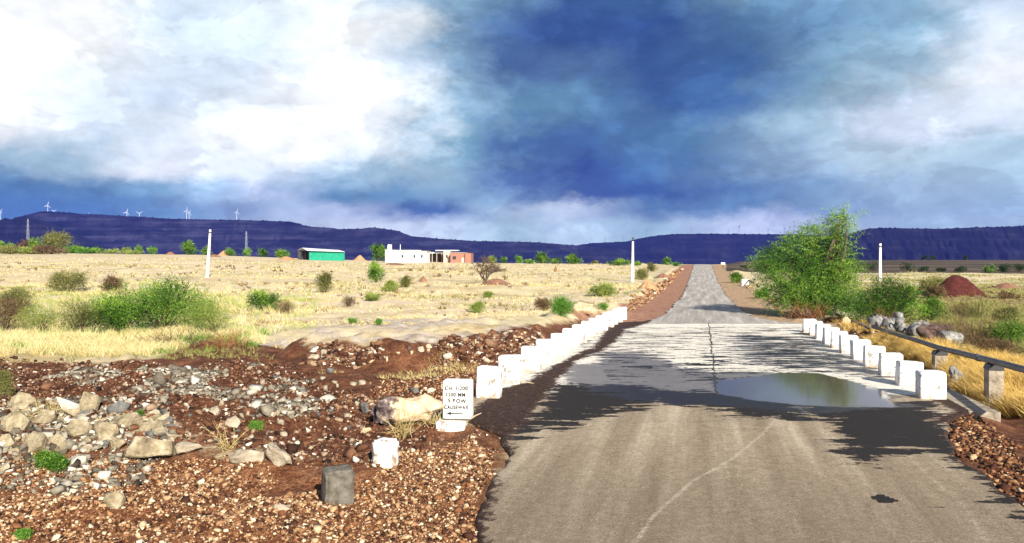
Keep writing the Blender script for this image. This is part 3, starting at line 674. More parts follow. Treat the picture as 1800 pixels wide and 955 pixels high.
def side_shrub():
    rng = rngs(31); Z = 35.0; s = Z / F; cx = (1560 - 900) * s; g = gz1(cx, Z)
    root = empty('leaning_shrub', (cx, Z, g), label='low sprawling grey green shrub right of the tall roadside tree, above the broken stone heap', cat='shrub')
    L = lambda px, py, dy=0: ((px - 900) * s - cx, dy, CH + (HY - py) * s - g)
    E = []
    for px, py, rx, rz_, n, dy in [(1575, 528, 34, 26, 300, 0), (1545, 535, 40, 20, 300, .2), (1590, 545, 26, 16, 200, -.3), (1520, 548, 36, 14, 200, 0), (1565, 505, 26, 14, 120, .1), (1600, 520, 20, 18, 120, .2)]:
        x, y, z = L(px, py, dy); E.append((x, y, z, rx * s, rx * s * .8, rz_ * s, n * 1.5))
    P_, D_, Tn = crown_pts(E, rng, 1, .45); P_[:, 2] = np.maximum(P_[:, 2], .05)
    D_ = D_ * .6 + np.array([-.3, 0, .5]) + rng.normal(0, .35, D_.shape); D_ /= np.linalg.norm(D_, axis=1, keepdims=True)
    Tn = Tn - .05 + .4 * fbm(P_[:, 0] * 1.6, P_[:, 2] * 1.6, 3, 8)
    V_, F_, t_ = leaf_mesh(P_, D_, rng.uniform(.25, .6, len(P_)), 8, .07, .26, rng, tint=Tn)
    mesh('crown', V_, F_, M['leaf_green'], root, attrs={'tint': t_})
    branch_mb((0, 0, -.05), P_[rng.choice(len(P_), 40, replace=False)], .04, rng).build('trunk', M['bark'], root)
side_shrub()
def brush(name, label, px, py, wpx, hpx, matn, seed, n=70, lean=0, Z=None, cat='dry brush', r=None):
    """leafless twiggy brushwood: many thin bent stems with side twigs"""
    rng = rngs(seed)
    X, Y, z = G(px, py) if Z is None else ((px - 900) / F * Z, Z, gz1((px - 900) / F * Z, Z))
    s = Y / F; Wd, H = wpx * s, hpx * s
    root = empty(name, (X, Y, z), label=label, cat=cat)
    mb = MB(); r = r or max(.006, .42 * s); tint = []
    for i in range(n):
        n0 = len(mb.v)
        b0 = np.array([rng.normal(0, .22) * Wd, rng.normal(0, .15) * Wd, -.03]); d = np.array([rng.normal(lean, .5), rng.normal(0, .4), rng.uniform(.5, 1.1)])
        L = H * rng.uniform(.5, 1.1); d = d / np.linalg.norm(d)
        k = np.linspace(0, 1, 5)[:, None]; cr = rng.normal(0, .22, 3) * L
        pts = b0 + d * L * k + cr * k ** 2
        mb.tube(pts, [r, r * .9, r * .75, r * .55, r * .25], 4, cap=False)
        for _ in range(4):
            p0 = pts[rng.integers(1, 4)]; d2 = d * .5 + rng.normal(0, .6, 3); d2 /= np.linalg.norm(d2)
            mb.tube([p0, p0 + d2 * L * .18, p0 + d2 * L * .34 + rng.normal(0, .03, 3) * L], [r * .6, r * .45, r * .2], 3, cap=False)
        tint += [float(np.clip(rng.normal(.55, .2), 0, 1))] * (len(mb.v) - n0)
    mesh('twigs', mb.v, mb.f, M[matn], root, attrs={'tint': tint})
    return root
brush('dry_brush', 'reddish dead brushwood at the foot of the tall roadside tree', 1418, 560, 70, 34, 'leaf_red', 5, 90)
brush('dry_brush', 'bare red twigs poking out of the shrub beside the slim right pole', 1560, 545, 46, 42, 'leaf_red', 6, 40, Z=34.6)
brush('dry_weed', 'tall straw coloured weed in front of the long half-buried boulder', 712, 772, 40, 72, 'straw', 7, 26, r=.004, cat='weed')
brush('dry_weed', 'dry straw weed between the long boulder and the lettered stone', 768, 752, 30, 62, 'straw', 8, 20, r=.004, cat='weed')
brush('dry_weed', 'pale dry weed rising from the rubble at the left edge', 92, 728, 50, 34, 'straw', 9, 26, r=.004, cat='weed')
brush('dry_weed', 'thin dry weed in front of the flat grey stones left of the square yellowish slab', 400, 792, 26, 54, 'straw', 10, 18, r=.004, cat='weed')
brush('thorn_brush', 'large tangle of dark bare thorn branches in the field right of the boulder', 1715, 606, 130, 66, 'leaf_dry', 12, 130, lean=.2, cat='thorn brush')
brush('thorn_brush', 'thin yellowish bare bush in the straw field in front of the maroon heap', 1715, 560, 70, 44, 'leaf_olive', 13, 60, cat='thorn brush')
brush('dry_brush', 'brown dead brush at the near edge of the big green bush', 300, 606, 170, 34, 'leaf_dry', 14, 110)
brush('dry_brush', 'brown dead brush on the bank left of the pale gravel track', 400, 612, 90, 34, 'leaf_red', 15, 80)

# --- bushes, near to far
B = bush
def big_bush():
    for args in [('leafy_bush', 'broad bright green thorn bush in front, topmost of the left scrub', 285, 586, 190, 92, 'leaf_green', 101, 14, 2600, 8),
                 ('leafy_bush', 'dense green thorn bush overlapping the left half of the topmost bush', 215, 590, 170, 70, 'leaf_green', 105, 11, 1900, 8),
                 ('leafy_bush', 'pale olive bush merging into the left side of the big green bushes', 140, 588, 110, 62, 'leaf_olive', 102, 8, 800, 6),
                 ('leafy_bush', 'yellow green low bush at the right foot of the big green bush', 372, 592, 120, 64, 'leaf_lime', 103, 8, 900, 6),
                 ('leafy_bush', 'dull green bush behind the right end of the big green bush', 350, 570, 90, 44, 'leaf_olive', 106, 7, 600, 6),
                 ('leafy_bush', 'straw yellow bush in the gap left of the pale olive bush', 70, 586, 90, 50, 'leaf_lime', 107, 7, 700, 6)]:
        n_, l_, px, py, w_, h_, mt, sd_, lo, tw, K = args
        B(n_, l_, 'bush', px, py, w_, h_, mt, sd_, lobes=lo, twigs=tw, K=K, leafk=.8)
big_bush()
plants = [
 # name, label, cat, px, py, w, h, mat, dry
 ('scrub_bush', 'dusky olive bush behind the big green bush on the left', 'bush', 118, 514, 76, 30, 'leaf_olive', 0),
 ('scrub_bush', 'brownish sparse bush between the dusky olive bush and the big green bush', 'bush', 196, 512, 46, 24, 'leaf_dry', 0),
 ('scrub_bush', 'dark brown scrub at the left frame edge above the red soil', 'bush', 10, 582, 90, 56, 'leaf_dry', 0),
 ('scrub_bush', 'yellow green scrub at the left frame edge', 'bush', 30, 545, 80, 32, 'leaf_olive', 0),
 ('scrub_bush', 'olive and green bush right of the big green bush, in pale grass', 'bush', 468, 548, 62, 38, 'leaf_green', 0),
 ('scrub_bush', 'brown dead bush trailing right of the olive and green bush', 'bush', 505, 552, 44, 22, 'leaf_dry', 1),
 ('scrub_bush', 'upright pale olive bush below the green walled shed', 'bush', 572, 515, 30, 26, 'leaf_olive', 0),
 ('field_tree', 'slim upright green sapling in the field below the white house', 'tree', 661, 497, 27, 34, 'leaf_green', 0),
 ('scrub_bush', 'rounded olive bush right of the slim sapling', 'bush', 711, 506, 24, 18, 'leaf_olive', 0),
 ('scrub_bush', 'low yellow dry bush left of the rounded olive bush', 'bush', 684, 513, 36, 14, 'leaf_lime', 0),
 ('scrub_bush', 'small brown dead bush in the middle of the bare field', 'bush', 611, 540, 32, 20, 'leaf_dry', 1),
 ('scrub_bush', 'small yellow green bush right of the small brown dead bush', 'bush', 656, 529, 34, 12, 'leaf_lime', 0),
 ('scrub_bush', 'bright lime bush alone on the bare pink soil', 'bush', 842, 550, 32, 15, 'leaf_lime', 0),
 ('scrub_bush', 'low lime bush in the field left of the thorn tree shade', 'bush', 860, 524, 28, 10, 'leaf_lime', 0),
 ('scrub_bush', 'tiny bright green tuft nearest the gravel track', 'bush', 620, 569, 18, 8, 'leaf_bright', 0),
 ('scrub_bush', 'small bright green tuft on bare soil, right of the tiny tuft', 'bush', 666, 585 - 14, 20, 8, 'leaf_bright', 0),
 ('leafy_bush', 'vivid green leafy bush left of the sandy boulder', 'bush', 988, 556, 46, 32, 'leaf_bright', 0),
 ('leafy_bush', 'vivid green sprout right of the sandy boulder', 'bush', 1060, 545, 18, 11, 'leaf_bright', 0),
 ('scrub_bush', 'brown scrub tucked behind the vivid green leafy bush', 'bush', 955, 545, 34, 16, 'leaf_dry', 0),
 ('scrub_bush', 'lime low scrub left of the middle pole foot', 'bush', 1062, 522, 60, 22, 'leaf_lime', 0),
 ('scrub_bush', 'yellowish round bush right of the middle pole', 'bush', 1128, 492, 26, 18, 'leaf_olive', 0),
 ('scrub_bush', 'pale round bush behind the middle pole, nearer the crest', 'bush', 1146, 478, 22, 13, 'leaf_olive', 0),
 ('scrub_bush', 'green bush on the right verge beside the white culvert wall', 'bush', 1296, 498, 26, 18, 'leaf_green', 0),
 ('scrub_bush', 'light green low bush at the left foot of the tall roadside tree', 'bush', 1340, 524, 30, 18, 'leaf_bright', 0),
 ('scrub_bush', 'green low bush right of the sprawling shrub', 'bush', 1640, 562, 44, 34, 'leaf_green', 0),
 ('scrub_bush', 'brownish bush left of the maroon soil heap', 'bush', 1642, 516, 60, 26, 'leaf_olive', 0),
 ('scrub_bush', 'grey brown shrub at the foot of the maroon soil heap', 'bush', 1648, 524, 36, 20, 'leaf_dry', 0),
 ('scrub_bush', 'dark green scrub on the right field edge beyond the bare thorn tangle', 'bush', 1780, 610, 70, 40, 'leaf_green', 0),
 ('scrub_bush', 'small green weed on the dark rubble left of the painted block', 'weed', 449, 760, 26, 18, 'leaf_bright', 0),
 ('scrub_bush', 'green weed growing between the pale slabs', 'weed', 95, 826, 60, 28, 'leaf_green', 0),
 ('scrub_bush', 'small green weed at the left edge beside the slabs', 'weed', 8, 700, 30, 40, 'leaf_olive', 0),
 ('scrub_bush', 'small green weed below the tilted slab', 'weed', 246, 735, 20, 10, 'leaf_green', 0),
 ('scrub_bush', 'tiny green sprig in the near gravel at the bottom left', 'weed', 40, 952, 26, 16, 'leaf_bright', 0),
 ('scrub_bush', 'brown thorny scrub in front of the grey brown shrub, right field', 'bush', 1690, 560, 80, 22, 'leaf_dry', 1),
 ('scrub_bush', 'dark brown scrub just above the end of the golden grass', 'bush', 1752, 630, 70, 30, 'leaf_dry', 0),
 ('scrub_bush', 'green weeds tangled in the brown scrub at the right edge', 'bush', 1735, 600, 44, 24, 'leaf_green', 0),
 ('scrub_bush', 'olive scrub in the right field behind the thorn tangle', 'bush', 1770, 566, 50, 20, 'leaf_olive', 0),
 ('scrub_bush', 'low dark scrub right of the maroon heap', 'bush', 1772, 524, 50, 10, 'leaf_dry', 0),
 # the skyline of the left field
 ('field_tree', 'large round olive tree on the skyline at far left', 'tree', 100, 441, 46, 34, 'leaf_olive', 0),
 ('field_tree', 'bright green tree touching the left of the large olive tree', 'tree', 84, 441, 26, 24, 'leaf_green', 0),
 ('field_tree', 'grey brown tree left of the pylon foot', 'tree', 46, 440, 40, 20, 'leaf_dry', 0),
 ('field_tree', 'dark green tree behind the pylon foot', 'tree', 64, 438, 20, 24, 'leaf_green', 0),
 ('field_tree', 'low green tree at the left frame edge on the skyline', 'tree', 6, 441, 34, 16, 'leaf_green', 0),
 ('hedge_bush', 'low brown and green hedge clump below the large olive tree', 'bush', 92, 446, 50, 14, 'leaf_dry', 0),
 ('hedge_bush', 'pale green hedge clump left of the large olive tree', 'bush', 58, 446, 46, 12, 'leaf_lime', 0),
 ('hedge_bush', 'yellow green hedge clump at far left', 'bush', 20, 446, 48, 12, 'leaf_olive', 0),
 ('hedge_bush', 'green hedge clump right of the large olive tree', 'bush', 130, 444, 36, 12, 'leaf_green', 0),
 ('hedge_bush', 'bright hedge clump under the leftmost pair of white turbines', 'bush', 152, 445, 30, 11, 'leaf_bright', 0),
 ('hedge_bush', 'dark hedge clump in the middle of the left hedge', 'bush', 170, 444, 20, 9, 'leaf_green', 0),
 ('hedge_bush', 'lime hedge clump in the middle of the left hedge', 'bush', 192, 444, 28, 8, 'leaf_lime', 0),
 ('hedge_bush', 'rounded lime bush near the right end of the left hedge', 'bush', 218, 445, 18, 12, 'leaf_lime', 0),
 ('hedge_bush', 'small dark bush at the right end of the left hedge', 'bush', 246, 445, 12, 12, 'leaf_green', 0),
 ('hedge_bush', 'low lime bush ending the left hedge', 'bush', 234, 446, 24, 6, 'leaf_lime', 0),
 ('field_tree', 'single bright round tree right of the left hedge', 'tree', 268, 445, 17, 12, 'leaf_bright', 0),
 ('field_tree', 'spiky topped green tree left of the leaning pole', 'tree', 335, 446, 28, 18, 'leaf_green', 0),
 ('field_tree', 'small green tree directly behind the leaning pole', 'tree', 363, 446, 16, 15, 'leaf_green', 0),
 ('field_tree', 'round bright tree right of the leaning pole', 'tree', 406, 447, 17, 13, 'leaf_bright', 0),
 ('field_tree', 'round bright tree under the second pylon', 'tree', 434, 448, 16, 11, 'leaf_bright', 0),
 ('field_tree', 'green tree left of the green walled shed, first of two', 'tree', 465, 452, 20, 15, 'leaf_green', 0),
 ('field_tree', 'green tree nearest the open end of the shed', 'tree', 497, 452, 24, 14, 'leaf_green', 0),
 ('field_tree', 'leafy green tree at the left corner of the white house', 'tree', 667, 459, 25, 24, 'leaf_green', 0),
 ('field_tree', 'lime round tree behind the thorn tree', 'tree', 864, 461, 22, 12, 'leaf_lime', 0),
 ('field_tree', 'dark tree just right of the lime round tree', 'tree', 886, 460, 12, 10, 'leaf_green', 0),
 ('field_tree', 'bright round tree right of the brick house and thorn tree', 'tree', 913, 462, 16, 11, 'leaf_bright', 0),
 ('field_tree', 'tallest dark green tree on the middle skyline', 'tree', 953, 463, 24, 20, 'leaf_green', 0),
 ('hedge_bush', 'low hedge left of the tallest middle tree', 'bush', 932, 463, 20, 7, 'leaf_green', 0),
 ('hedge_bush', 'low bright hedge right of the tallest middle tree', 'bush', 977, 463, 24, 8, 'leaf_green', 0),
 ('field_tree', 'wide dark green tree between the tallest tree and the middle pole', 'tree', 1011, 464, 32, 16, 'leaf_green', 0),
 ('hedge_bush', 'pale small bush left of the hedge behind the middle pole', 'bush', 1045, 464, 10, 6, 'leaf_olive', 0),
 ('hedge_bush', 'green hedge just left of the middle pole', 'bush', 1088, 466, 38, 9, 'leaf_green', 0),
 ('hedge_bush', 'short green hedge just right of the middle pole', 'bush', 1121, 466, 12, 6, 'leaf_green', 0),
 ('field_tree', 'dark round tree at the crest left of the road', 'tree', 1172, 466, 20, 12, 'leaf_green', 0),
 ('hedge_bush', 'bright low bush beside the dark round tree at the crest', 'bush', 1190, 467, 18, 5, 'leaf_bright', 0),
]
for i, (n_, l_, c_, px, py, w_, h_, mt, dry) in enumerate(plants):
    area = w_ * h_
    B(n_, l_, c_, px, py + (1 if n_ == 'hedge_bush' else 0), w_ * (1.5 if n_ == 'hedge_bush' else .98), h_ * (1.05 if i % 3 else 1.25), mt, 200 + i, lobes=5 if area < 900 else 8, twigs=int(min(1100, 90 + area * .7)), K=5 if area > 300 else 3, dry=bool(dry), leafk=1.0 if area > 500 else .9)
# bushes on the right rise, cloud shade painted into their leaf colour
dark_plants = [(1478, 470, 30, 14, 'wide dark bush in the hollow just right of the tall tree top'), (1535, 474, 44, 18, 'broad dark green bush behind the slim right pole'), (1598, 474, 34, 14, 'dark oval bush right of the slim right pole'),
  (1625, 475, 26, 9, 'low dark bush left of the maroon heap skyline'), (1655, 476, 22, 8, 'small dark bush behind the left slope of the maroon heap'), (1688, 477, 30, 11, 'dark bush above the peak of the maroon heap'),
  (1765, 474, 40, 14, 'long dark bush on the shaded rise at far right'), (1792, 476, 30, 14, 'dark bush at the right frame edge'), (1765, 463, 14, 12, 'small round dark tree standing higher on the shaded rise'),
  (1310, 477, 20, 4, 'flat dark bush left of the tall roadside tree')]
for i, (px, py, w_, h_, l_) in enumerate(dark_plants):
    B('shaded_bush', l_, 'bush', px, py, w_, h_, 'leaf_shaded', 400 + i, lobes=5, twigs=110, K=4, Z=200 - 3 * i, group=None)
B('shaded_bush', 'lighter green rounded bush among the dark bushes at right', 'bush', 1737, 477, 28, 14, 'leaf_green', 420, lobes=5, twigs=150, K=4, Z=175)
for i, (px, l_) in enumerate([(1624, 'left of two tiny dark trees on the far ledge under the right hill'), (1640, 'right of two tiny dark trees on the far ledge under the right hill'), (1697, 'lone tiny dark tree on the far ledge under the right hill')]):
    B('ledge_tree', l_, 'tree', px, 457, 10, 8, 'leaf_shaded', 430 + i, lobes=4, twigs=60, K=3, Z=505)
# thorn tree in the middle of the field
def thorn_tree():
    rng = rngs(9); X, Y, z = G(852, 498); s = Y / F
    root = empty('thorn_tree', (X, Y, z), label='bare brown thorn tree with a flat spreading crown below the brick house', cat='tree')
    mb = MB(); tips = []
    def grow(p, d, L, r, dep):
        q = p + d * L; mb.tube([p, (p + q) / 2 + rng.normal(0, .04, 3) * L, q], [r, r * .85, r * .65], 5, cap=False)
        if dep == 0: tips.append(q); return
        for _ in range(3 if dep > 1 else 4):
            nd = d + rng.normal(0, .55, 3) * np.array([1, 1, .55]); nd[2] = abs(nd[2]) * .8; nd /= np.linalg.norm(nd); grow(q, nd, L * rng.uniform(.62, .88), r * .6, dep - 1)
    for a in range(4):
        d = np.array([math.cos(a * 1.57 + .4) * .55, math.sin(a * 1.57 + .4) * .55, 1.0]); d /= np.linalg.norm(d); grow(np.zeros(3), d, 16 * s, 2.0 * s, 4)
    mb.build('trunk', M['bark'], root)
    tips = np.array(tips); D_ = rng.normal(0, 1, tips.shape); D_ /= np.linalg.norm(D_, axis=1, keepdims=True)
    V_, F_, t_ = leaf_mesh(tips, D_, np.full(len(tips), 4 * s), 3, 1.6 * s, .3, rng)
    mesh('crown', V_, F_, M['leaf_dry'], root, attrs={'tint': t_})
thorn_tree()

# ================================================================== GRASS (stuff)
def grass(name, label, pts, hgt, wdt, matn, seed, blades=7, lean=.35, cat='grass', wind=-.25, tmu=.55):
    rng = rngs(seed); pts = np.asarray(pts); n = len(pts)
    P_ = pts.repeat(blades, 0); m = len(P_)
    sc_ = (np.asarray(hgt) if np.ndim(hgt) else np.full(n, hgt)).repeat(blades) * rng.uniform(.5, 1.25, m)
    ww = (np.asarray(wdt) if np.ndim(wdt) else np.full(n, wdt)).repeat(blades)
    off = rng.normal(0, 1, (m, 2)) * (sc_ * .22)[:, None]
    b = np.column_stack([P_[:, 0] + off[:, 0], P_[:, 1] + off[:, 1], P_[:, 2] - .02])
    d = np.column_stack([rng.normal(wind, lean, m), rng.normal(0, lean, m), np.ones(m)])
    a = rng.uniform(0, math.pi, m); wv = np.column_stack([np.cos(a), np.sin(a) * .5, np.zeros(m)]) * ww[:, None]
    mid = b + d * (sc_ * .55)[:, None]; tip = b + d * sc_[:, None] + np.column_stack([d[:, 0], d[:, 1], -.6 * np.abs(d[:, 0])]) * (sc_ * .35)[:, None]
    V_ = np.stack([b - wv, b + wv, mid + wv * .7, mid - wv * .7, tip], 1).reshape(-1, 3)
    k = np.arange(m)[:, None] * 5
    Fc = np.concatenate([k + [0, 1, 2], k + [0, 2, 3], k + [3, 2, 4]], 1).reshape(-1, 3)
    tn = np.clip(rng.normal(tmu, .12, n).repeat(blades) + rng.normal(0, .12, m), 0, 1).repeat(5)
    o = mesh(name, V_, Fc, M[matn], attrs={'tint': tn}); return tag(o, label, cat, kind='stuff')
def onroad(X, Y, mg=.0): return (X > roadL(Y) - mg) & (X < roadR(Y) + mg)
def scatter_poly(poly_px, n, seed, clump=.9, thr=0.0, mg=.3):
    poly = gpoly(poly_px); p = np.array(poly); rng = rngs(seed)
    out = []
    lo, hi = p.min(0), p.max(0); tot = 0
    while tot < n:
        X = rng.uniform(lo[0], hi[0], 4 * n); Y = rng.uniform(lo[1], hi[1], 4 * n)
        ok = (seg_sd((X, Y), poly) + fbm(X * .8, Y * .8, 3, seed) * 1.2 > 0) & ~onroad(X, Y, mg) & (fbm(X * clump, Y * clump, 3, seed + 1) > thr)
        X, Y = X[ok], Y[ok]; out.append(np.column_stack([X, Y])); tot += len(X)
        if len(out) > 40: break
    q = np.vstack(out)[:n]; return np.column_stack([q, gz(q[:, 0], q[:, 1])])
def scatter_px(x0, x1, y0, y1, n, seed, thr=-.1, mg=3.2, sc_=.25):
    rng = rngs(seed); px = rng.uniform(x0, x1, n); py = rng.uniform(y0, y1, n)
    yy = np.arange(y0, y1 + 4, 2.0); Yg = np.interp(py, yy, [G(1400 if x0 > 1100 else 600, y)[1] for y in yy])
    X = (px - 900) / F * Yg; Y = Yg * rng.uniform(.97, 1.03, n)
    ok = ~onroad(X, Y, mg) & (fbm(X * sc_, Y * sc_ * 1.6, 4, seed) > thr) & (seg_sd((X, Y), BANK) < -.5)
    X, Y = X[ok], Y[ok]; return np.column_stack([X, Y, gz(X, Y)])
p1 = scatter_px(-60, 1100, 470, 585, 800, 91, thr=.08, sc_=.5); s1 = p1[:, 1] / F
grass('dead_tufts', 'scattered brown dead tufts and low weeds across the left field', p1, .12 + 4.5 * s1, .7 * s1, 'leaf_dry', 12, blades=12, lean=.7, tmu=.8)
p1 = scatter_poly([(-200, 600), (420, 600), (540, 570), (560, 540), (380, 500), (-200, 500)], 1500, 92, thr=-.02)
grass('feather_grass', 'pale feathery grass between the left bushes', p1, .42, .008, 'straw', 13, blades=10, lean=.4, tmu=.75)
p1 = scatter_poly([(-60, 640), (0, 632), (100, 632), (230, 628), (330, 604), (440, 604), (440, 590), (330, 580), (120, 590), (-60, 600)], 2600, 51, thr=-.02)
grass('straw_grass', 'tall pale straw grass along the left edge of the red soil', p1, .30, .006, 'straw', 1, blades=11, tmu=.80, lean=.55)
p1 = scatter_poly([(-60, 636), (440, 612), (460, 585), (330, 575), (-60, 590)], 700, 93, thr=.05)
grass('green_weeds', 'green weeds mixed into the straw grass at the left', p1, .24, .010, 'leaf_bright', 14, blades=10, lean=.6, tmu=.6)
p1 = scatter_poly([(-200, 612), (120, 600), (420, 590), (560, 575), (560, 520), (-200, 505)], 4200, 52, thr=-.02)
grass('straw_grass', 'mixed yellow and olive grass around the left bushes', p1, .30, .010, 'leaf_lime', 2, blades=6, tmu=.75)
p1 = scatter_px(-60, 1150, 462, 580, 24000, 53, thr=.0)
s1 = p1[:, 1] / F
grass('field_stubble', 'short dry stubble over the wide left field', p1, .10 + 2.0 * s1, .55 * s1, 'straw', 3, blades=3, lean=.6, tmu=.72)
p1 = scatter_px(-60, 1150, 462, 600, 9000, 63, thr=.13, sc_=.12)
s1 = p1[:, 1] / F
grass('field_stubble', 'olive weedy patches scattered in the left field', p1, .10 + 2.4 * s1, .6 * s1, 'leaf_olive', 4, blades=4, lean=.6, tmu=.8)
p1 = scatter_px(1490, 1860, 484, 560, 9000, 54, thr=-.12)
s1 = p1[:, 1] / F
grass('field_stubble', 'yellow green stubble of the right field', p1, .12 + 2.0 * s1, .55 * s1, 'leaf_olive', 5, blades=4, lean=.5, tmu=.85)
p1 = scatter_poly([(1545, 600), (1590, 606), (1650, 610), (1700, 625), (1800, 640), (1900, 690), (1900, 760), (1800, 748), (1745, 712), (1700, 668), (1640, 655), (1560, 622)], 1500, 55, thr=-.12)
grass('golden_grass', 'long golden grass growing round the concrete pipe posts', p1, .34, .006, 'gold', 6, blades=22, lean=.55, tmu=.62)
p1 = scatter_poly([(1620, 590), (1680, 600), (1900, 640), (1900, 560), (1620, 545)], 1800, 56, thr=.02)
grass('weedy_grass', 'yellow and green weedy grass right of the pipeline', p1, .30, .010, 'leaf_olive', 7, blades=7, lean=.5, tmu=.75)
p1 = scatter_poly([(700, 640), (860, 636), (850, 660), (700, 672), (560, 668), (560, 650)], 260, 57)
grass('dry_wisps', 'sparse dry wisps on the brown soil behind the long boulder', p1, .13, .004, 'straw', 8, blades=5, lean=.5)
p1 = scatter_poly([(1480, 560), (1530, 565), (1560, 590), (1500, 590)], 160, 58)
grass('golden_grass', 'short golden grass between the upper pipe end and the posts', p1, .25, .007, 'gold', 9, blades=12, lean=.5)

# ================================================================== STONES
def hull(seed, n=14, sq=(1, .8, .7), sub=0, amp=.08, bevel=0):
    rng = random.Random(seed); bm = bmesh.new()
    for _ in range(n):
        v = Vector((rng.gauss(0, 1), rng.gauss(0, 1), rng.gauss(0, 1))).normalized() * rng.uniform(.8, 1.1)
        v = Vector((math.copysign(abs(v.x) ** .7, v.x) * sq[0], math.copysign(abs(v.y) ** .7, v.y) * sq[1], math.copysign(abs(v.z) ** .7, v.z) * sq[2])); bm.verts.new(v * .5)
    r = bmesh.ops.convex_hull(bm, input=bm.verts[:])
    bmesh.ops.delete(bm, geom=list({e for e in r['geom_interior'] + r['geom_unused'] if isinstance(e, bmesh.types.BMVert)}), context='VERTS')
    if bevel:
        bmesh.ops.dissolve_limit(bm, angle_limit=.2, verts=bm.verts[:], edges=bm.edges[:])
        bmesh.ops.bevel(bm, geom=bm.edges[:], offset=bevel, segments=2, affect='EDGES')
    bmesh.ops.triangulate(bm, faces=bm.faces[:])
    for _ in range(sub):
        bmesh.ops.subdivide_edges(bm, edges=bm.edges[:], cuts=1, use_grid_fill=True)
    if sub:
        bmesh.ops.triangulate(bm, faces=bm.faces[:])
        bm.normal_update()
        for v in bm.verts:
            a = float(fbm(np.array([v.co.x * 4 + v.co.z * 3]), np.array([v.co.y * 4 - v.co.z * 2]), 4, seed)[0]); v.co += v.normal * a * amp * 2
    bm.verts.index_update(); V_ = np.array([v.co[:] for v in bm.verts]); F_ = np.array([[v.index for v in f.verts] for f in bm.faces]); bm.free()
    return V_, F_
PRO = [hull(300 + i, 11, (1, .85, .62)) for i in range(10)]
def stones(name, label, pts, size, matn, seed, tmu=.5, tsd=.22, cat='gravel', sink=.25):
    rng = rngs(seed); n = len(pts); size = (np.asarray(size) if np.ndim(size) else np.full(n, size))
    size = size * np.exp(rng.normal(0, .38, n))
    which = rng.integers(0, len(PRO), n); Vs, Fs, Ts, off = [], [], [], 0
    an = rng.uniform(0, 6.283, n); tl = rng.normal(0, .45, n); tint = np.clip(rng.normal(tmu, tsd, n), 0, 1)
    for k, (pv_, pf) in enumerate(PRO):
        idx = np.where(which == k)[0]
        if not len(idx): continue
        c, s_ = np.cos(an[idx]), np.sin(an[idx]); ct, st_ = np.cos(tl[idx]), np.sin(tl[idx])
        x = pv_[None, :, 0]; y = pv_[None, :, 1]; z = pv_[None, :, 2]
        x2 = x * ct[:, None] + z * st_[:, None]; z2 = -x * st_[:, None] + z * ct[:, None]
        X = x2 * c[:, None] - y * s_[:, None]; Y = x2 * s_[:, None] + y * c[:, None]
        Vv = np.stack([X, Y, z2], -1) * size[idx][:, None, None] + pts[idx][:, None, :] + np.array([0, 0, 1]) * (size[idx] * (.5 - sink) * .6)[:, None, None]
        m = len(pv_)
        Fs.append((pf[None] + (np.arange(len(idx)) * m)[:, None, None] + off).reshape(-1, 3)); Vs.append(Vv.reshape(-1, 3)); Ts.append(tint[idx].repeat(m)); off += len(idx) * m
    o = mesh(name, np.vstack(Vs), np.vstack(Fs), M[matn], attrs={'tint': np.concatenate(Ts)})
    return tag(o, label, cat, kind='stuff')
def sizes(n, lo, hi, seed, p=2.2): return lo + (hi - lo) * rngs(seed).uniform(0, 1, n) ** p
A1 = [(-120, 790), (0, 800), (250, 800), (420, 800), (640, 830), (720, 800), (800, 768), (880, 760), (930, 860), (920, 1020), (-200, 1020)]
p1 = scatter_poly(A1, 34000, 71, thr=-.8, mg=-.12)
stones('gravel', 'orange brown road gravel covering the near left verge', p1, sizes(len(p1), .013, .050, 1, 2.8), 'gravel', 71, .56, .25)
A2 = [(-300, 640), (60, 636), (300, 645), (440, 640), (560, 668), (660, 700), (780, 770), (660, 820), (440, 815), (250, 800), (-300, 800)]
p1 = scatter_poly(A2, 30000, 72, thr=-.42, mg=.05)
stones('rubble_gravel', 'dark red broken gravel behind the pale slabs', p1, sizes(len(p1), .02, .085, 2, 3.0), 'gravel_red', 72, .5, .23)
A3 = [(250, 640), (420, 640), (560, 700), (560, 740), (420, 730), (240, 690), (100, 660)]
p1 = scatter_poly(A3, 5200, 73, thr=-.10)
stones('rubble_gravel', 'grey stone chippings spread across the dark red gravel', p1, sizes(len(p1), .03, .14, 3, 3), 'gravel_grey', 73, .62, .2)
A4 = [(-300, 730), (0, 720), (160, 700), (300, 760), (300, 840), (150, 870), (-300, 880)]
p1 = scatter_poly(A4, 6000, 74, thr=-.35)
stones('slab_rubble', 'pale yellow grey broken rubble heaped at the left edge', p1, sizes(len(p1), .02, .12, 4, 3.0), 'gravel_grey', 74, .66, .24)
A5 = [(560, 645), (560, 606), (700, 606), (860, 594), (950, 580), (950, 606), (870, 626), (760, 640)]
p1 = scatter_poly(A5, 9000, 75, thr=-.25)
stones('bank_gravel', 'stones strewn on the face of the red earth bank', p1, sizes(len(p1), .02, .13, 5, 4), 'gravel_red', 75, .52, .24)
A6 = [(560, 640), (860, 636), (830, 700), (780, 740), (640, 700)]
p1 = scatter_poly(A6, 3000, 76, thr=-.1)
stones('bank_gravel', 'small stones on the orange soil behind the long boulder', p1, sizes(len(p1), .015, .07, 6, 3), 'gravel', 76, .55, .24)
A7 = [(1630, 720), (1680, 722), (1730, 745), (1800, 790), (2000, 880), (2300, 1100), (1850, 1100), (1760, 930), (1680, 850), (1630, 780)]
p1 = scatter_poly(A7, 13000, 77, thr=-.6, mg=-.12)
stones('gravel', 'rusty gravel along the right edge of the tarmac', p1, sizes(len(p1), .015, .06, 7, 2.8), 'gravel', 77, .38, .22)
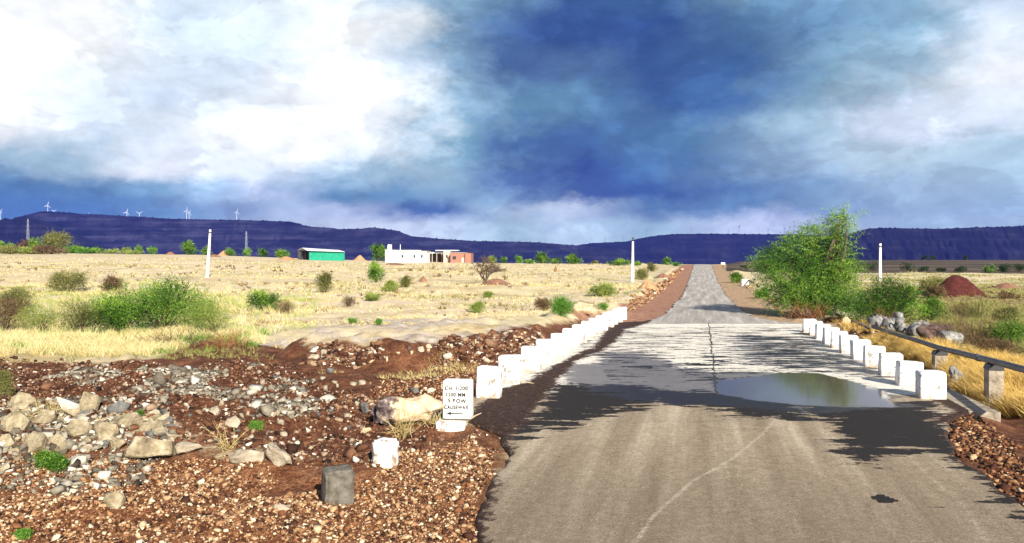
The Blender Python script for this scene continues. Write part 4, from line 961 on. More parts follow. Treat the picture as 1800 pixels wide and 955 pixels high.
A8 = [(1110, 560), (1100, 530), (1150, 500), (1190, 480), (1206, 472), (1200, 500), (1180, 530), (1160, 556)]
p1 = scatter_poly(A8, 3200, 78, thr=-.15, mg=1.9)
stones('verge_rubble', 'tan rubble heaped along the left shoulder of the far road', p1, .03 + .0022 * p1[:, 1] * rngs(8).uniform(.2, 1, len(p1)), 'gravel', 78, .55, .2)
A9 = [(1300, 520), (1345, 540), (1400, 575), (1430, 566), (1390, 548), (1340, 520), (1285, 480)]
p1 = scatter_poly(A9, 1300, 79, thr=-.02, mg=2.4)
stones('verge_rubble', 'pale rubble along the right shoulder of the far road', p1, .03 + .0018 * p1[:, 1] * rngs(9).uniform(.2, 1, len(p1)), 'gravel', 79, .66, .18)
A10 = [(1480, 570), (1560, 585), (1640, 606), (1700, 640), (1720, 690), (1660, 700), (1600, 650), (1480, 590)]
p1 = scatter_poly(A10, 2600, 80, thr=-.1, mg=.05)
stones('rubble_gravel', 'brown ditch stones between the right posts and the pipeline', p1, sizes(len(p1), .02, .12, 10, 3), 'gravel_red', 80, .45, .22)
p1 = scatter_poly([(838, 780), (850, 705), (990, 640), (1090, 575), (1110, 585), (1010, 650), (930, 715), (880, 780), (860, 860)], 3600, 81, mg=-1.9, thr=-.3)
stones('grit', 'dark grit and chips spilt beside the left row of white posts', p1 + np.array([0, 0, .02]), sizes(len(p1), .008, .035, 11, 3), 'gravel_red', 81, .42, .25)
p1 = scatter_poly([(1640, 500), (1800, 500), (1900, 505), (1900, 530), (1760, 528), (1640, 520)], 600, 82, thr=0)
stones('field_rubble', 'dark broken soil and stones either side of the maroon heap', p1, .12, 'gravel_red', 82, .35, .25)

def slab(name, label, px, py, w_, h_, d_=14, matn='slab', seed=0, rz=0, back=.5, roll=0, n=6, group=None, cat='rock'):
    """thin angular broken slab: an uneven polygon with thickness, leaning back from the camera"""
    X, Y, z = G(px, py); s = Y / F; W_, H_, D_ = w_ * s / 2 * .86, h_ * s * .84, d_ * s * .9
    rg = random.Random(seed + 50); pts = []
    for i in range(n):
        a = 2 * math.pi * (i + rg.uniform(-.28, .28)) / n + roll; k = rg.uniform(.86, 1.12)
        pts.append((max(-1, min(1, math.cos(a) * k * 1.15)) * W_, (max(-1, min(1, math.sin(a) * k * 1.2)) * .5 + .5) * H_ / max(.35, math.cos(back))))
    bm = bmesh.new()
    f0 = [bm.verts.new((x, -D_ / 2, y)) for x, y in pts]; f1 = [bm.verts.new((x * rg.uniform(.82, 1), D_ / 2, y * rg.uniform(.85, 1))) for x, y in pts]
    bm.faces.new(f0[::-1]); bm.faces.new(f1)
    for i in range(n): j = (i + 1) % n; bm.faces.new([f0[i], f0[j], f1[j], f1[i]])
    bmesh.ops.recalc_face_normals(bm, faces=bm.faces[:])
    bmesh.ops.bevel(bm, geom=bm.edges[:], offset=min(W_, H_) * .06, segments=1, affect='EDGES')
    bmesh.ops.triangulate(bm, faces=bm.faces[:])
    for _ in range(2): bmesh.ops.subdivide_edges(bm, edges=bm.edges[:], cuts=1)
    bmesh.ops.triangulate(bm, faces=bm.faces[:]); bm.normal_update()
    for v in bm.verts:
        v.co += v.normal * float(fbm(np.array([v.co.x / W_ * 2.2 + v.co.y * 9]), np.array([v.co.z / H_ * 2 + seed]), 4, seed)[0]) * min(W_, D_) * .22
    c, s_ = math.cos(back), math.sin(back)
    for v in bm.verts: v.co = Vector((v.co.x, v.co.y * c + v.co.z * s_, v.co.z * c - v.co.y * s_ - H_ * .06))
    me = bpy.data.meshes.new(name); bm.to_mesh(me); bm.free(); me.materials.append(M[matn])
    o = bpy.data.objects.new(name, me); col.objects.link(o); o.location = (X, Y + D_ * .4, z - .01); o.rotation_euler[2] = rz
    return tag(o, label, cat, group)
def rock(name, label, px, py, w_, h_, d_=None, matn='slab', seed=0, rz=0, tilt=0, group=None, sub=2, amp=.05, n=13, cat='rock', sink=.12, sq=(1, .8, .75)):
    """w_,h_ in photo pixels at the rock's distance"""
    X, Y, z = G(px, py); s = Y / F; W_, H_ = w_ * s, h_ * s; D_ = d_ * s if d_ else W_ * .7
    V_, F_ = hull(seed + 900, n, sq, sub=sub, amp=amp)
    ext = V_.max(0) - V_.min(0); V_ = (V_ - (V_.max(0) + V_.min(0)) / 2) / ext * np.array([W_, D_, H_ * (1 + sink)])
    ct, st_ = math.cos(tilt), math.sin(tilt); V_ = np.column_stack([V_[:, 0] * ct + V_[:, 2] * st_, V_[:, 1], -V_[:, 0] * st_ + V_[:, 2] * ct])
    V_[:, 2] -= V_[:, 2].min() + H_ * sink
    o = mesh(name, V_, F_, M[matn], loc=(X, Y + D_ * .35, z - .01)); o.rotation_euler[2] = rz
    return tag(o, label, cat, group)
R_ = rock
S_ = slab
S_('slab_rock', 'large square yellowish slab, biggest stone in the pale rubble', 256, 812, 92, 50, 34, seed=1, rz=.15, back=.25, roll=.75, n=4)
S_('slab_rock', 'pointed tilted slab standing at the back of the pale rubble', 150, 728, 62, 46, 12, seed=2, back=.35, roll=.4, n=4, rz=-.3)
S_('slab_rock', 'narrow dark sided slab just right of the pointed tilted slab', 204, 730, 46, 24, 18, 'stone_grey', seed=3, back=.7, roll=.3, n=5, rz=.3)
S_('slab_rock', 'flat angular slab leaning above the right corner of the square slab', 214, 752, 64, 28, 16, seed=4, back=.8, n=5, rz=-.4)
S_('slab_rock', 'small wedge slab left of the pointed tilted slab', 120, 738, 40, 26, 12, seed=5, back=.5, roll=.9, n=3, rz=.3)
R_('slab_rock', 'rounded pale stone behind the left corner of the square slab', 184, 776, 44, 36, 26, seed=6)
S_('slab_rock', 'long flat stone lying behind the square slab', 250, 768, 78, 18, 22, seed=7, back=1.0, n=5)
S_('slab_rock', 'grey flat stone right of the long flat stone', 296, 768, 46, 18, 18, 'stone_grey', seed=8, back=.9, n=5)
S_('slab_rock', 'broad leaning slab left of centre in the pale rubble', 92, 800, 56, 40, 16, seed=9, back=.6, roll=.3, n=5, rz=-.2)
S_('slab_rock', 'leaning slab with ridged face at the left of the broad leaning slab', 46, 800, 58, 42, 16, seed=10, back=.6, roll=.8, n=5, rz=-.35)
S_('slab_rock', 'blocky pale stone high at the left frame edge', 34, 724, 54, 30, 26, seed=11, back=.6, n=6)
S_('slab_rock', 'pale boulder under the blocky stone at the left edge', 20, 764, 58, 40, 26, seed=12, back=.5, n=6)
S_('slab_rock', 'low pale stone at the far left of the rubble', 4, 796, 40, 32, 20, seed=13, back=.6, n=5)
S_('slab_rock', 'mid sized stone between the pale boulder and the wedge slab', 70, 750, 48, 24, 20, seed=14, back=.9, n=5)
S_('slab_rock', 'pale stone wedged below the small wedge slab', 132, 770, 54, 24, 22, seed=15, back=.9, n=6, rz=.3)
R_('slab_rock', 'rounded stone at the left foot of the square slab', 206, 794, 26, 24, 16, seed=16)
R_('chalky_rock', 'long low pale stone half buried left of the whitish boulder', 430, 816, 62, 24, 26, 'stone_white', seed=17)
R_('chalky_rock', 'whitish rounded boulder behind the dark concrete block', 488, 822, 48, 42, 34, 'stone_white', seed=18, sub=2, amp=.07)
R_('chalky_rock', 'low whitish stone right of the square slab', 330, 800, 50, 22, 24, 'stone_white', seed=19)
R_('small_rock', 'pale chunk above the long low pale stone', 408, 752, 30, 20, 20, 'stone_white', seed=20)
R_('small_rock', 'pale angular chunk in the dark gravel, right of centre', 375, 732, 20, 14, 14, 'stone_white', seed=21)
R_('small_rock', 'yellowish stone alone in the near gravel at bottom left', 196, 900, 34, 32, 24, 'slab', seed=22)
R_('small_rock', 'white flat stone lying left of the dark concrete block', 492, 900, 36, 12, 16, 'stone_white', seed=23)
R_('small_rock', 'white pebble on the red bank near its top', 570, 626, 15, 12, 10, 'stone_white', seed=24)
R_('small_rock', 'white pebble high on the red bank toward the posts', 740, 620, 12, 10, 10, 'stone_white', seed=25)
R_('small_rock', 'pale stone cluster piece on the red bank left of the white pebble', 550, 636, 22, 14, 14, 'stone_white', seed=26)
R_('small_rock', 'dark and white stone sitting on the long boulder end', 726, 692, 21, 10, 12, 'stone_grey', seed=27)
R_('small_rock', 'dark rimmed stone at the left foot of the long boulder', 640, 728, 16, 20, 14, 'stone_grey', seed=28)
R_('small_rock', 'tan stone below the left end of the long boulder', 643, 764, 20, 12, 12, 'stone_tan', seed=29)
# long half-buried boulder (rough end at left with its shade painted in, sandy back)
X, Y, z = G(712, 752); s = Y / F
V_, F_ = hull(955, 22, (1, .62, .7), sub=3, amp=.07)
V_ = V_ / (V_.max(0) - V_.min(0)) * np.array([136 * s, 60 * s, 66 * s]); V_[:, 2] *= np.interp(V_[:, 0], [-68 * s, -10 * s, 68 * s], [1.1, .95, .62])
def boulder_f(t, b):
    tc = t.new('ShaderNodeTexCoord').outputs['Object']; n = t.noise(tc, 7, 8, .7); sp = t.new('ShaderNodeSeparateXYZ'); t.put(sp.inputs[0], tc)
    c = t.ramp(n, [(.35, (.40, .28, .17)), (.6, (.68, .55, .38))])
    k = t.smooth(t.m('ADD', sp.outputs[0], t.m('MULTIPLY', t.m('SUBTRACT', n, .5), .5)), -.10, -.24)  # mask for the left face, whose shade is mixed into the colour
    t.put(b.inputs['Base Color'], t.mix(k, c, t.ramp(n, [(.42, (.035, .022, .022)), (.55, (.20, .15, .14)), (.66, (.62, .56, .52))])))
    bn = t.new('ShaderNodeBump'); bn.inputs['Strength'].default_value = 1.0; bn.inputs['Distance'].default_value = .04
    t.put(bn.inputs['Height'], n); t.l.new(bn.outputs[0], b.inputs['Normal'])
M['boulder'] = mat('sandy_boulder', boulder_f)
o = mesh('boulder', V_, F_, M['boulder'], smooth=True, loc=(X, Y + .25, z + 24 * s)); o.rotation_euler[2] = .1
tag(o, 'long half-buried boulder with pitted left end darkened by painted shade and sandy back, left of the lettered stone', 'boulder')
R_('boulder', 'smooth sandy boulder with shaded left side, beside the vivid green bush behind the left posts', 1026, 551, 40, 22, 26, 'stone_tan', seed=31, sub=2, amp=.04, n=16)
R_('boulder', 'big dark conglomerate boulder at the right end of the grey stone heap', 1650, 604, 74, 34, 50, 'stone_dark', seed=32, sub=3, amp=.09, n=16)
R_('boulder', 'grey rough chunk leaning on the right side of the dark conglomerate boulder', 1678, 606, 40, 24, 30, 'stone_heap', seed=33, sub=2, amp=.08)
R_('boulder', 'flat grey stone at the far end of the right row of posts', 1422, 560, 34, 14, 18, 'stone_grey', seed=34, tilt=.25)
R_('boulder', 'rounded tan stone right of the far right posts', 1488, 572, 18, 15, 14, 'stone_tan', seed=35)
R_('boulder', 'dark jagged rock in golden grass between last post and nearest pipe pillar', 1688, 688, 44, 46, 34, 'stone_heap', seed=36, sub=3, amp=.12, n=16, tilt=-.3)
R_('boulder', 'pale grey stone below the dark jagged rock', 1674, 690, 26, 20, 20, 'stone_grey', seed=37)
rr = rngs(66)
for i in range(44):
    u = rr.uniform(0, 1); px = 1530 + 110 * u; py = 571 + 18 * u + rr.uniform(-5, 6)
    R_('heap_stone', 'rough grey stone in the low heap under the sprawling shrub', px, py, rr.uniform(12, 30), rr.uniform(9, 22), None, 'stone_heap', seed=500 + i, rz=rr.uniform(0, 6), sub=1, amp=.12, n=8, tilt=rr.uniform(-.6, .6), group='stones of the grey heap under the sprawling shrub', sink=.3)
for i in range(80):
    px = rr.uniform(-30, 300); py = rr.uniform(716, 832)
    if py > 838 - px * .12: continue
    slab('rubble_stone', 'pale broken stone lying loose in the heap of slabs at the left edge', px, py, rr.uniform(10, 32), rr.uniform(6, 15), rr.uniform(6, 13), 'slab' if i % 4 else 'stone_grey', seed=520 + i, rz=rr.uniform(-1.4, 1.4), back=rr.uniform(.3, 1.2), roll=rr.uniform(0, 1), n=rr.integers(4, 7), group='loose stones among the pale slabs')
for i in range(46):
    px = rr.uniform(330, 640); py = rr.uniform(650, 790)
    R_('gravel_stone', 'light stone lying on the dark red gravel behind the painted block', px, py, rr.uniform(7, 17), rr.uniform(5, 12), None, 'stone_white' if i % 3 else 'stone_grey', seed=540 + i % 12, rz=rr.uniform(0, 6), n=10, sub=0, group='light stones on the dark red gravel', sink=.2)
for i in range(44):
    u = rr.uniform(0, 1); px = 620 + 330 * u; py = 640 - 50 * u + rr.uniform(-10, 6)
    R_('bank_stone', 'stone embedded in the face of the red earth bank behind the posts', px, py, rr.uniform(5, 13), rr.uniform(4, 10), None, ['stone_tan', 'stone_white', 'stone_dark'][i % 3], seed=560 + i % 12, rz=rr.uniform(0, 6), n=10, sub=0, group='stones in the red earth bank', sink=.2)

# ================================================================== ROAD FURNITURE
YAW = -math.atan(.236)
def post_mesh(w_, d_, h_, seed):
    bm = bmesh.new(); bmesh.ops.create_cube(bm, size=1)
    for v in bm.verts: v.co = Vector((v.co.x * w_, v.co.y * d_, (v.co.z + .5) * (h_ + .15) - .15))
    bmesh.ops.bevel(bm, geom=bm.edges[:], offset=.035, segments=3, affect='EDGES', profile=.5)
    bmesh.ops.subdivide_edges(bm, edges=[e for e in bm.edges if e.calc_length() > .15], cuts=4, use_grid_fill=True)
    for v in bm.verts:
        p = v.co * 6; v.co.x += float(vn([p.x + seed], [p.z + p.y])[0]) * .012; v.co.z += float(vn([p.x * .7 + seed * 3], [p.y])[0]) * .02 * (v.co.z > .2)
        if v.co.z > h_ - .06: v.co.z -= (v.co.y / d_) ** 2 * .02
    me = bpy.data.meshes.new('guard_post'); bm.to_mesh(me); bm.free(); me.materials.append(M['white'])
    me.polygons.foreach_set('use_smooth', np.ones(len(me.polygons), bool))
    return me
PM = [post_mesh(.43, .30, .55, i * 1.7) for i in range(4)]
PMr = [post_mesh(.44, .30, .48, i * 1.7 + 9) for i in range(4)]
ords = ['nearest', 'second', 'third', 'fourth', 'fifth', 'sixth', 'seventh', 'eighth', 'ninth', 'tenth', 'eleventh', 'twelfth', 'thirteenth', 'farthest']
for i in range(14):
    Y = 14.25 + i * (36.0 - 14.25) / 13; X = -.42 + .248 * (Y - 14.25)
    o = bpy.data.objects.new('guard_post', PM[i % 4]); col.objects.link(o); o.location = (X + rr.uniform(-.02, .02), Y, float(prof(Y)) + .01); o.rotation_euler = (rr.uniform(-.035, .035), rr.uniform(-.04, .04), YAW + rr.uniform(-.10, .10))
    tag(o, ('%s white guard post in the left row' % ords[i]) + (', next to the lettered stone' if i == 0 else ', counting from the camera' if i < 13 else ', at the end of the causeway'), 'guard post', 'white guard posts along the left edge of the causeway')
for i in range(11):
    Y = 14.15 + i * (28.3 - 14.15) / 10; X = 7.42 + .222 * (Y - 14.15)
    o = bpy.data.objects.new('guard_post', PMr[i % 4]); col.objects.link(o); o.location = (X + rr.uniform(-.02, .02), Y, float(prof(Y)) + .01); o.rotation_euler = (rr.uniform(-.035, .035), rr.uniform(-.04, .04), YAW + rr.uniform(-.10, .10))
    lab = ords[i] if i < 10 else 'farthest'
    tag(o, ('%s white guard post in the right row' % lab) + (', beside the pipe pillars' if i == 0 else ', counting from the camera' if i < 10 else ', near the foot of the tree'), 'guard post', 'white guard posts along the right edge of the causeway')
# concrete kerb slab under the right row
kb = MB(); k0 = np.array([7.5, 12.9]); k1 = np.array([11.1, 29.0]); dn = (k1 - k0) / np.linalg.norm(k1 - k0); nn_ = np.array([dn[1], -dn[0]])
Kv = []
for p in (k0, k1):
    for off in (-.1, .38):
        q = p + nn_ * off; zz = float(prof(q[1])); Kv += [(q[0], q[1], zz - .6), (q[0], q[1], zz + .004)]
kb.add(Kv, [(0, 1, 3, 2), (4, 6, 7, 5), (1, 5, 7, 3), (0, 4, 5, 1), (2, 3, 7, 6), (0, 2, 6, 4)])
tag(kb.build('concrete_kerb', M['weathered'], bevel=.015), 'rough concrete kerb slab carrying the right row of posts', 'kerb')
# lettered stone
X, Y, z = G(805, 762); s = Y / F
z = min(z, -.0)
root = empty('lettered_stone', ((802 - 900) / F * 12.0, 12.0, -.15), YAW + .10, label='white lettered marker stone on a white plinth, left of the nearest post', cat='marker stone')
MB().box(-.27, .16, -.20, .14, -.1, .20).build('plinth', M['white'], root, bevel=.02)
MB().box(-.175, .15, -.06, .10, .15, .235).build('mortar_gap', M['block_dark'] if 'block_dark' in M else M['stone_dark'], root)
MB().box(-.19, .24, -.10, .15, .225, .80).build('slab', M['sign_white'], root, bevel=.03)
fr = MB(); x0, x1, z0, z1 = -.155, .195, .255, .745
for a in ((x0, x1, z0, z0 + .006), (x0, x1, z1 - .006, z1), (x0, x0 + .006, z0, z1), (x1 - .006, x1, z0, z1)): fr.box(a[0], a[1], -.1045, -.098, a[2], a[3])
fr.build('border_line', mat('faded_black', (.10, .10, .11), .7), root)
hash_ = lambda t_: (sum(map(ord, t_)) * 37 % 101) / 101
def text_part(txt, x, z, size, parent, xs_=1.0):
    cu = bpy.data.curves.new('lettering', 'FONT'); cu.body = txt; cu.size = size; cu.align_x = 'CENTER'; cu.extrude = .001; cu.offset = .0030; cu.space_character = 1.14
    to = bpy.data.objects.new('lettering', cu); col.objects.link(to); dg = bpy.context.evaluated_depsgraph_get()
    me = bpy.data.meshes.new_from_object(to.evaluated_get(dg)); bpy.data.objects.remove(to)
    o = bpy.data.objects.new('lettering', me); col.objects.link(o); me.materials.clear(); me.materials.append(M['black_paint'])
    o.parent = parent; o.location = (x, -.1035, z); o.rotation_euler = (rad(90), 0, 0); o.scale = (xs_, 1, 1); o.rotation_euler[1] = (hash_(txt) - .5) * .05
    return o
text_part('CH. 1/200', .02, .662, .080, root, .90); text_part('1200 MM', .01, .566, .082, root, .88); text_part('5 ROW', .03, .474, .082, root, .95); text_part('CAUSEWAY', .018, .378, .078, root, .80)
ar = MB(); ar.add([(-.13, -.105, .312), (-.06, -.105, .340), (-.06, -.105, .284)], [(0, 2, 1)]); ar.add([(-.07, -.105, .305), (.12, -.105, .305), (.12, -.105, .320), (-.07, -.105, .320)], [(0, 1, 2, 3)])
ar.build('arrow', M['black_paint'], root)
# painted block and dark concrete block
def block(name, label, px, py, w_, h_, matn, rz, bev, tiltx=0):
    X, Y, z = G(px, py); s = Y / F; w = w_ * s; h = h_ * s
    bm = bmesh.new(); bmesh.ops.create_cube(bm, size=1)
    for v in bm.verts: v.co = Vector((v.co.x * w, v.co.y * w * .9, v.co.z * (h + .1) + h / 2 - .05))
    bmesh.ops.bevel(bm, geom=bm.edges[:], offset=bev, segments=3, affect='EDGES'); bmesh.ops.subdivide_edges(bm, edges=[e for e in bm.edges if e.calc_length() > .1], cuts=5, use_grid_fill=True)
    for v in bm.verts:
        n = float(fbm(np.array([v.co.x * 14 + v.co.z * 9]), np.array([v.co.y * 14 - v.co.z * 7]), 3, 3)[0]); v.co += v.co.normalized() * n * .018
    me = bpy.data.meshes.new(name); bm.to_mesh(me); bm.free(); me.materials.append(M[matn]); me.polygons.foreach_set('use_smooth', np.ones(len(me.polygons), bool))
    o = bpy.data.objects.new(name, me); col.objects.link(o); o.location = (X, Y + w * .45, z); o.rotation_euler = (tiltx, .02, rz)
    return tag(o, label, 'block')
block('painted_block', 'small white painted boundary block with rounded top in the gravel, left of the lettered stone', 674, 824, 40, 46, 'white', -.42, .035)
M['block_dark'] = mat('dark_concrete', noisy((.045, .038, .030), (.13, .115, .09), 9, .8, (.20, .19, .17), bdist=.01), .9)
block('concrete_block', 'dark grey brown concrete block sitting alone in the near gravel', 588, 888, 50, 58, 'block_dark', .42, .022, .05)

# pipeline on concrete pillars
pp = [(7.9, 10.8, .80), (8.33, 12.6, .66), (9.05, 15.0, .54), (10.2, 19.0, .33), (11.2, 22.0, .19), (12.4, 26.0, .02), (13.6, 30.0, -.13)]
root = empty('water_pipe', pp[3], label='long dark grey pipeline slanting down across the pillars on the right', cat='pipe')
pl = MB().tube([Vector(p) - Vector(pp[3]) for p in pp], [.062] * len(pp), 14); pl.build('pipe', M['pipe'], root, smooth=True)
for k in (2, 5):
    p = Vector(pp[k]) - Vector(pp[3]); q = Vector(pp[k + 1]) - Vector(pp[3]); d = (q - p).normalized()
    MB().tube([p + d * .8, p + d * 1.0], [.074, .074], 14).build('joint_collar', M['pipe'], root)
pq = [(13.7, 30.4, -.22), (14.9, 35.0, -.30), (16.1, 39.5, -.36)]
root = empty('water_pipe', pq[1], label='shorter pipe length lying in the dirt beyond the upper pipe end, under the tree', cat='pipe')
MB().tube([Vector(p) - Vector(pq[1]) for p in pq], [.062] * 3, 12).build('pipe', M['pipe'], root, smooth=True)
for (X, Y, zt, zb, w_, lab) in ((9.10, 15.05, .44, -.35, .25, 'nearest weathered concrete pillar holding up the pipeline'), (10.25, 19.1, .22, -.5, .27, 'second concrete pillar under the pipeline, half hidden in golden grass')):
    root = empty('pipe_pillar', (X, Y, zb), YAW, label=lab, cat='pillar')
    MB().box(-w_ / 2, w_ / 2, -.14, .14, -.1, zt - zb - .06).build('shaft', M['weathered'], root, bevel=.012)
    MB().add([(-w_/2-.01, -.16, zt - zb - .06), (w_/2+.01, -.16, zt - zb - .06), (w_/2+.01, .16, zt - zb - .06), (-w_/2-.01, .16, zt - zb - .06), (-w_/2+.03, -.15, zt - zb + .035), (w_/2, -.15, zt - zb + .035), (w_/2, .15, zt - zb + .035), (-w_/2+.03, .15, zt - zb + .035)],
             [(0, 3, 2, 1), (4, 5, 6, 7), (0, 1, 5, 4), (1, 2, 6, 5), (2, 3, 7, 6), (3, 0, 4, 7)]).build('saddle', M['metal_dark'], root)
# culvert wall on the far right verge
X, Y, z = G(1310, 502); s = Y / F
root = empty('culvert_wall', (X, Y, z), YAW, label='small white culvert headwall with a dark rail beyond the causeway on the right verge', cat='culvert wall')
MB().box(-6 * s, 6 * s, -.15, .15, -.2, 11 * s).build('headwall', M['wall_white'], root, bevel=.02)
MB().tube([(5 * s, 0, 9 * s), (11 * s, -3, 6 * s), (16 * s, -7, 2.5 * s)], [.07] * 3, 8).build('rail', M['metal_dark'], root)
X, Y, z = G(1271, 473); s = Y / F
root = empty('road_sign', (X, Y, z), 0, label='tiny white rectangular board on a post at the crest, right of the road', cat='sign')
MB().box(-3.6 * s, 3.6 * s, -.03, .03, 8 * s, 11.4 * s).build('board', M['wall_white'], root); MB().tube([(0, .06, -.3), (0, .06, 11 * s)], [.05, .05], 8).build('post', M['metal_dark'], root)

# electricity poles
def pole(px, py, htop, lean, label, fit):
    X, Y, z = G(px, py); s = Y / F; H = (py - htop) * s
    root = empty('utility_pole', (X, Y, z), 0, label=label, cat='pole'); root.rotation_euler = (0, lean, 0)
    w = 2.5 * s
    mb = MB().add([(-w, -w * .7, -.3), (w, -w * .7, -.3), (w, w * .7, -.3), (-w, w * .7, -.3), (-w * .6, -w * .45, H), (w * .6, -w * .45, H), (w * .6, w * .45, H), (-w * .6, w * .45, H)],
                  [(0, 3, 2, 1), (4, 5, 6, 7), (0, 1, 5, 4), (1, 2, 6, 5), (2, 3, 7, 6), (3, 0, 4, 7)])
    mb.build('shaft', M['pole'], root)
    if fit == 'band': MB().tube([(0, 0, H - 6.5 * s), (0, 0, H - 4.5 * s)], [w * 1.0] * 2, 8).build('clamp_band', M['metal_dark'], root)
    else:
        MB().tube([(0, 0, H - 8 * s), (0, 0, H + 6 * s)], [1.2 * s, .8 * s], 6).build('mast', M['metal_dark'], root)
        MB().box(-2.2 * s, 2.2 * s, -.1, .1, H + 5 * s, H + 7 * s).build('bracket', M['metal_dark'], root)
M['pole'] = mat('pole_concrete', noisy((.60, .60, .58), (.78, .78, .76), 3, .2), .8)
pole(364.5, 488, 404, rad(3.6), 'white concrete pole leaning right, in the left field above the big green bush', 'band')
pole(1112, 496, 425, rad(.4), 'white pole with a dark fitting on top, left of the far road', 'mast')
pole(1547, 496, 429, rad(.3), 'slim white pole rising behind the sprawling shrub on the right', 'band')

# ================================================================== BUILDINGS
def at_(px, Z): X = (px - 900) / F * Z; return X, Z, gz1(X, Z)
def house(name, label, cat, px, py, rz=0):
    X, Y, z = G(px, py); return empty(name, (X, Y, z), rz, label=label, cat=cat), Y / F, (X, Y, z)
# white house
root, s, _ = house('white_house', 'long low whitewashed house with a flat roof and a tower holding a water tank', 'house', 718, 462, rad(-4))
wl = MB().box(-36 * s, 35 * s, -3, 3, -.5, 19 * s).build('wall', M['wall_white'], root)
rf = MB().box(-37 * s, 36 * s, -3.2, 3.2, 19 * s, 20.5 * s).build('roof', M['concrete'], root)
MB().box(-24 * s, 20 * s, -2.6, -2.4, 20.5 * s, 22 * s).box(-24 * s, 20 * s, 2.3, 2.5, 20.5 * s, 22 * s).build('parapet', M['wall_white'], rf)
for xw in (-7, 14, 27):
    wn = MB().box((xw - 1.6) * s, (xw + 1.6) * s, -3.04, -2.9, 8.5 * s, 13.5 * s).build('window', M['glass_dark'], root)
    MB().box((xw - 2) * s, (xw + 2) * s, -3.12, -2.98, 13.5 * s, 14.3 * s).build('lintel', M['concrete'], wn)
MB().box(-37 * s, -25 * s, -3.3, 1.5, 0, 22.5 * s).build('stair_tower', M['wall_white'], root)
MB().box(-36 * s, -33 * s, -3.36, -3.28, 2 * s, 14 * s).build('door', M['concrete'], root)
tk = MB().tube([(-33 * s, -1, 22.5 * s), (-33 * s, -1, 30 * s), (-33 * s, -1, 31.6 * s), (-33 * s, -1, 32.2 * s)], [3.3 * s, 3.3 * s, 2.4 * s, .8 * s], 16).build('water_tank', M['tank_white'], root, smooth=False)
for xw, hh in ((-27.5, 32), (-12, 32)): MB().tube([(xw * s, -2, 18 * s), (xw * s, -2, hh * s)], [.6 * s, .45 * s], 6).build('roof_post', M['tank_white'], root)
# open canopy
root, s, _ = house('open_canopy', 'flat open porch with thin posts between the white house and the pink room', 'porch', 768, 461, rad(-4))
MB().box(-15 * s, 15 * s, -2.5, 2.5, 15.5 * s, 17.5 * s).build('roof', M['tin'], root)
for xw in (-13, -6, 2, 11): MB().box((xw - .5) * s, (xw + .5) * s, -2.4, -2.25, -.3, 15.4 * s).build('post', M['concrete'], root)
MB().box(-14.8 * s, 14.8 * s, 2.2, 2.4, -.3, 15.4 * s).build('back_wall', M['bark'], root)
# pink room
root, s, _ = house('pink_room', 'narrow pink plastered room with a white roof slab, left of the brick building', 'house', 788, 460, rad(-4))
MB().box(-6 * s, 5 * s, -3, 3, -.5, 20 * s).build('wall', M['wall_pink'], root); MB().box(-1.5 * s, 1.6 * s, -3.05, -2.9, 8 * s, 13 * s).build('window', M['glass_dark'], root)
MB().box(-22 * s, 17 * s, -1.0, 4, 20.05 * s, 21.6 * s).build('roof', M['tin'], root)
# brick building
root, s, _ = house('brick_building', 'unplastered red brick building with an empty window and a pale door', 'house', 812, 460, rad(-4))
MB().box(-18 * s, 8 * s, -2.9, 3, -.5, 16.8 * s).build('wall', M['brick'], root)
MB().box(8.05 * s, 18.5 * s, -3.6, 2.6, -.5, 16.5 * s).build('side_room', M['brick'], root)
MB().box(-14 * s, -8 * s, -2.95, -2.8, 5.5 * s, 11 * s).build('window', M['glass_dark'], root)
MB().box(1.5 * s, 6 * s, -2.96, -2.8, 0, 8.5 * s).build('door', M['wall_pink'], root)
MB().box(-18.4 * s, 8 * s, -3.1, 3.2, 16.85 * s, 17.6 * s).build('roof', M['concrete'], root)
# shed
root, s, _ = house('farm_shed', 'farm shed with bright green side netting, white tin roof and dark open end', 'shed', 560, 458, rad(0))
A0 = np.array([-17 * s, 0]); A1_ = np.array([42 * s, 3.0]); A2_ = np.array([-44 * s, 5.0]); A3_ = A1_ + (A2_ - A0)
mb = MB().add([(A0[0], A0[1], -.2), (A1_[0], A1_[1], -.2), (A1_[0], A1_[1], 14.6 * s), (A0[0], A0[1], 16.6 * s), (A0[0], A0[1] + .1, -.2), (A1_[0], A1_[1] + .1, -.2), (A1_[0], A1_[1] + .1, 14.6 * s), (A0[0], A0[1] + .1, 16.6 * s)],
              [(0, 1, 2, 3), (4, 7, 6, 5), (0, 3, 7, 4), (1, 5, 6, 2), (3, 2, 6, 7), (0, 4, 5, 1)])
mb.build('side_net', M['green_sheet'], root)
B0 = A0 + np.array([-2 * s, -1.2]); B1 = A1_ + np.array([1.0 * s, -.8]); B2 = A2_ + np.array([-2 * s, 1]); B3 = A3_ + np.array([1 * s, 1])
Rm = (B0 + B2) / 2; Rn = (B1 + B3) / 2
rv = [(B0[0], B0[1], 17.6 * s), (B1[0], B1[1], 15.4 * s), (Rn[0], Rn[1], 18.5 * s), (Rm[0], Rm[1], 22.5 * s), (B2[0], B2[1], 19.0 * s), (B3[0], B3[1], 16 * s)]
rv2 = [(x, y, z - .08) for x, y, z in rv]
MB().add(rv + rv2, [(0, 1, 2, 3), (3, 2, 5, 4), (6, 9, 8, 7), (9, 10, 11, 8), (0, 6, 7, 1), (1, 7, 8, 2), (2, 8, 11, 5), (5, 11, 10, 4), (4, 10, 9, 3), (3, 9, 6, 0)]).build('roof', M['tin'], root)
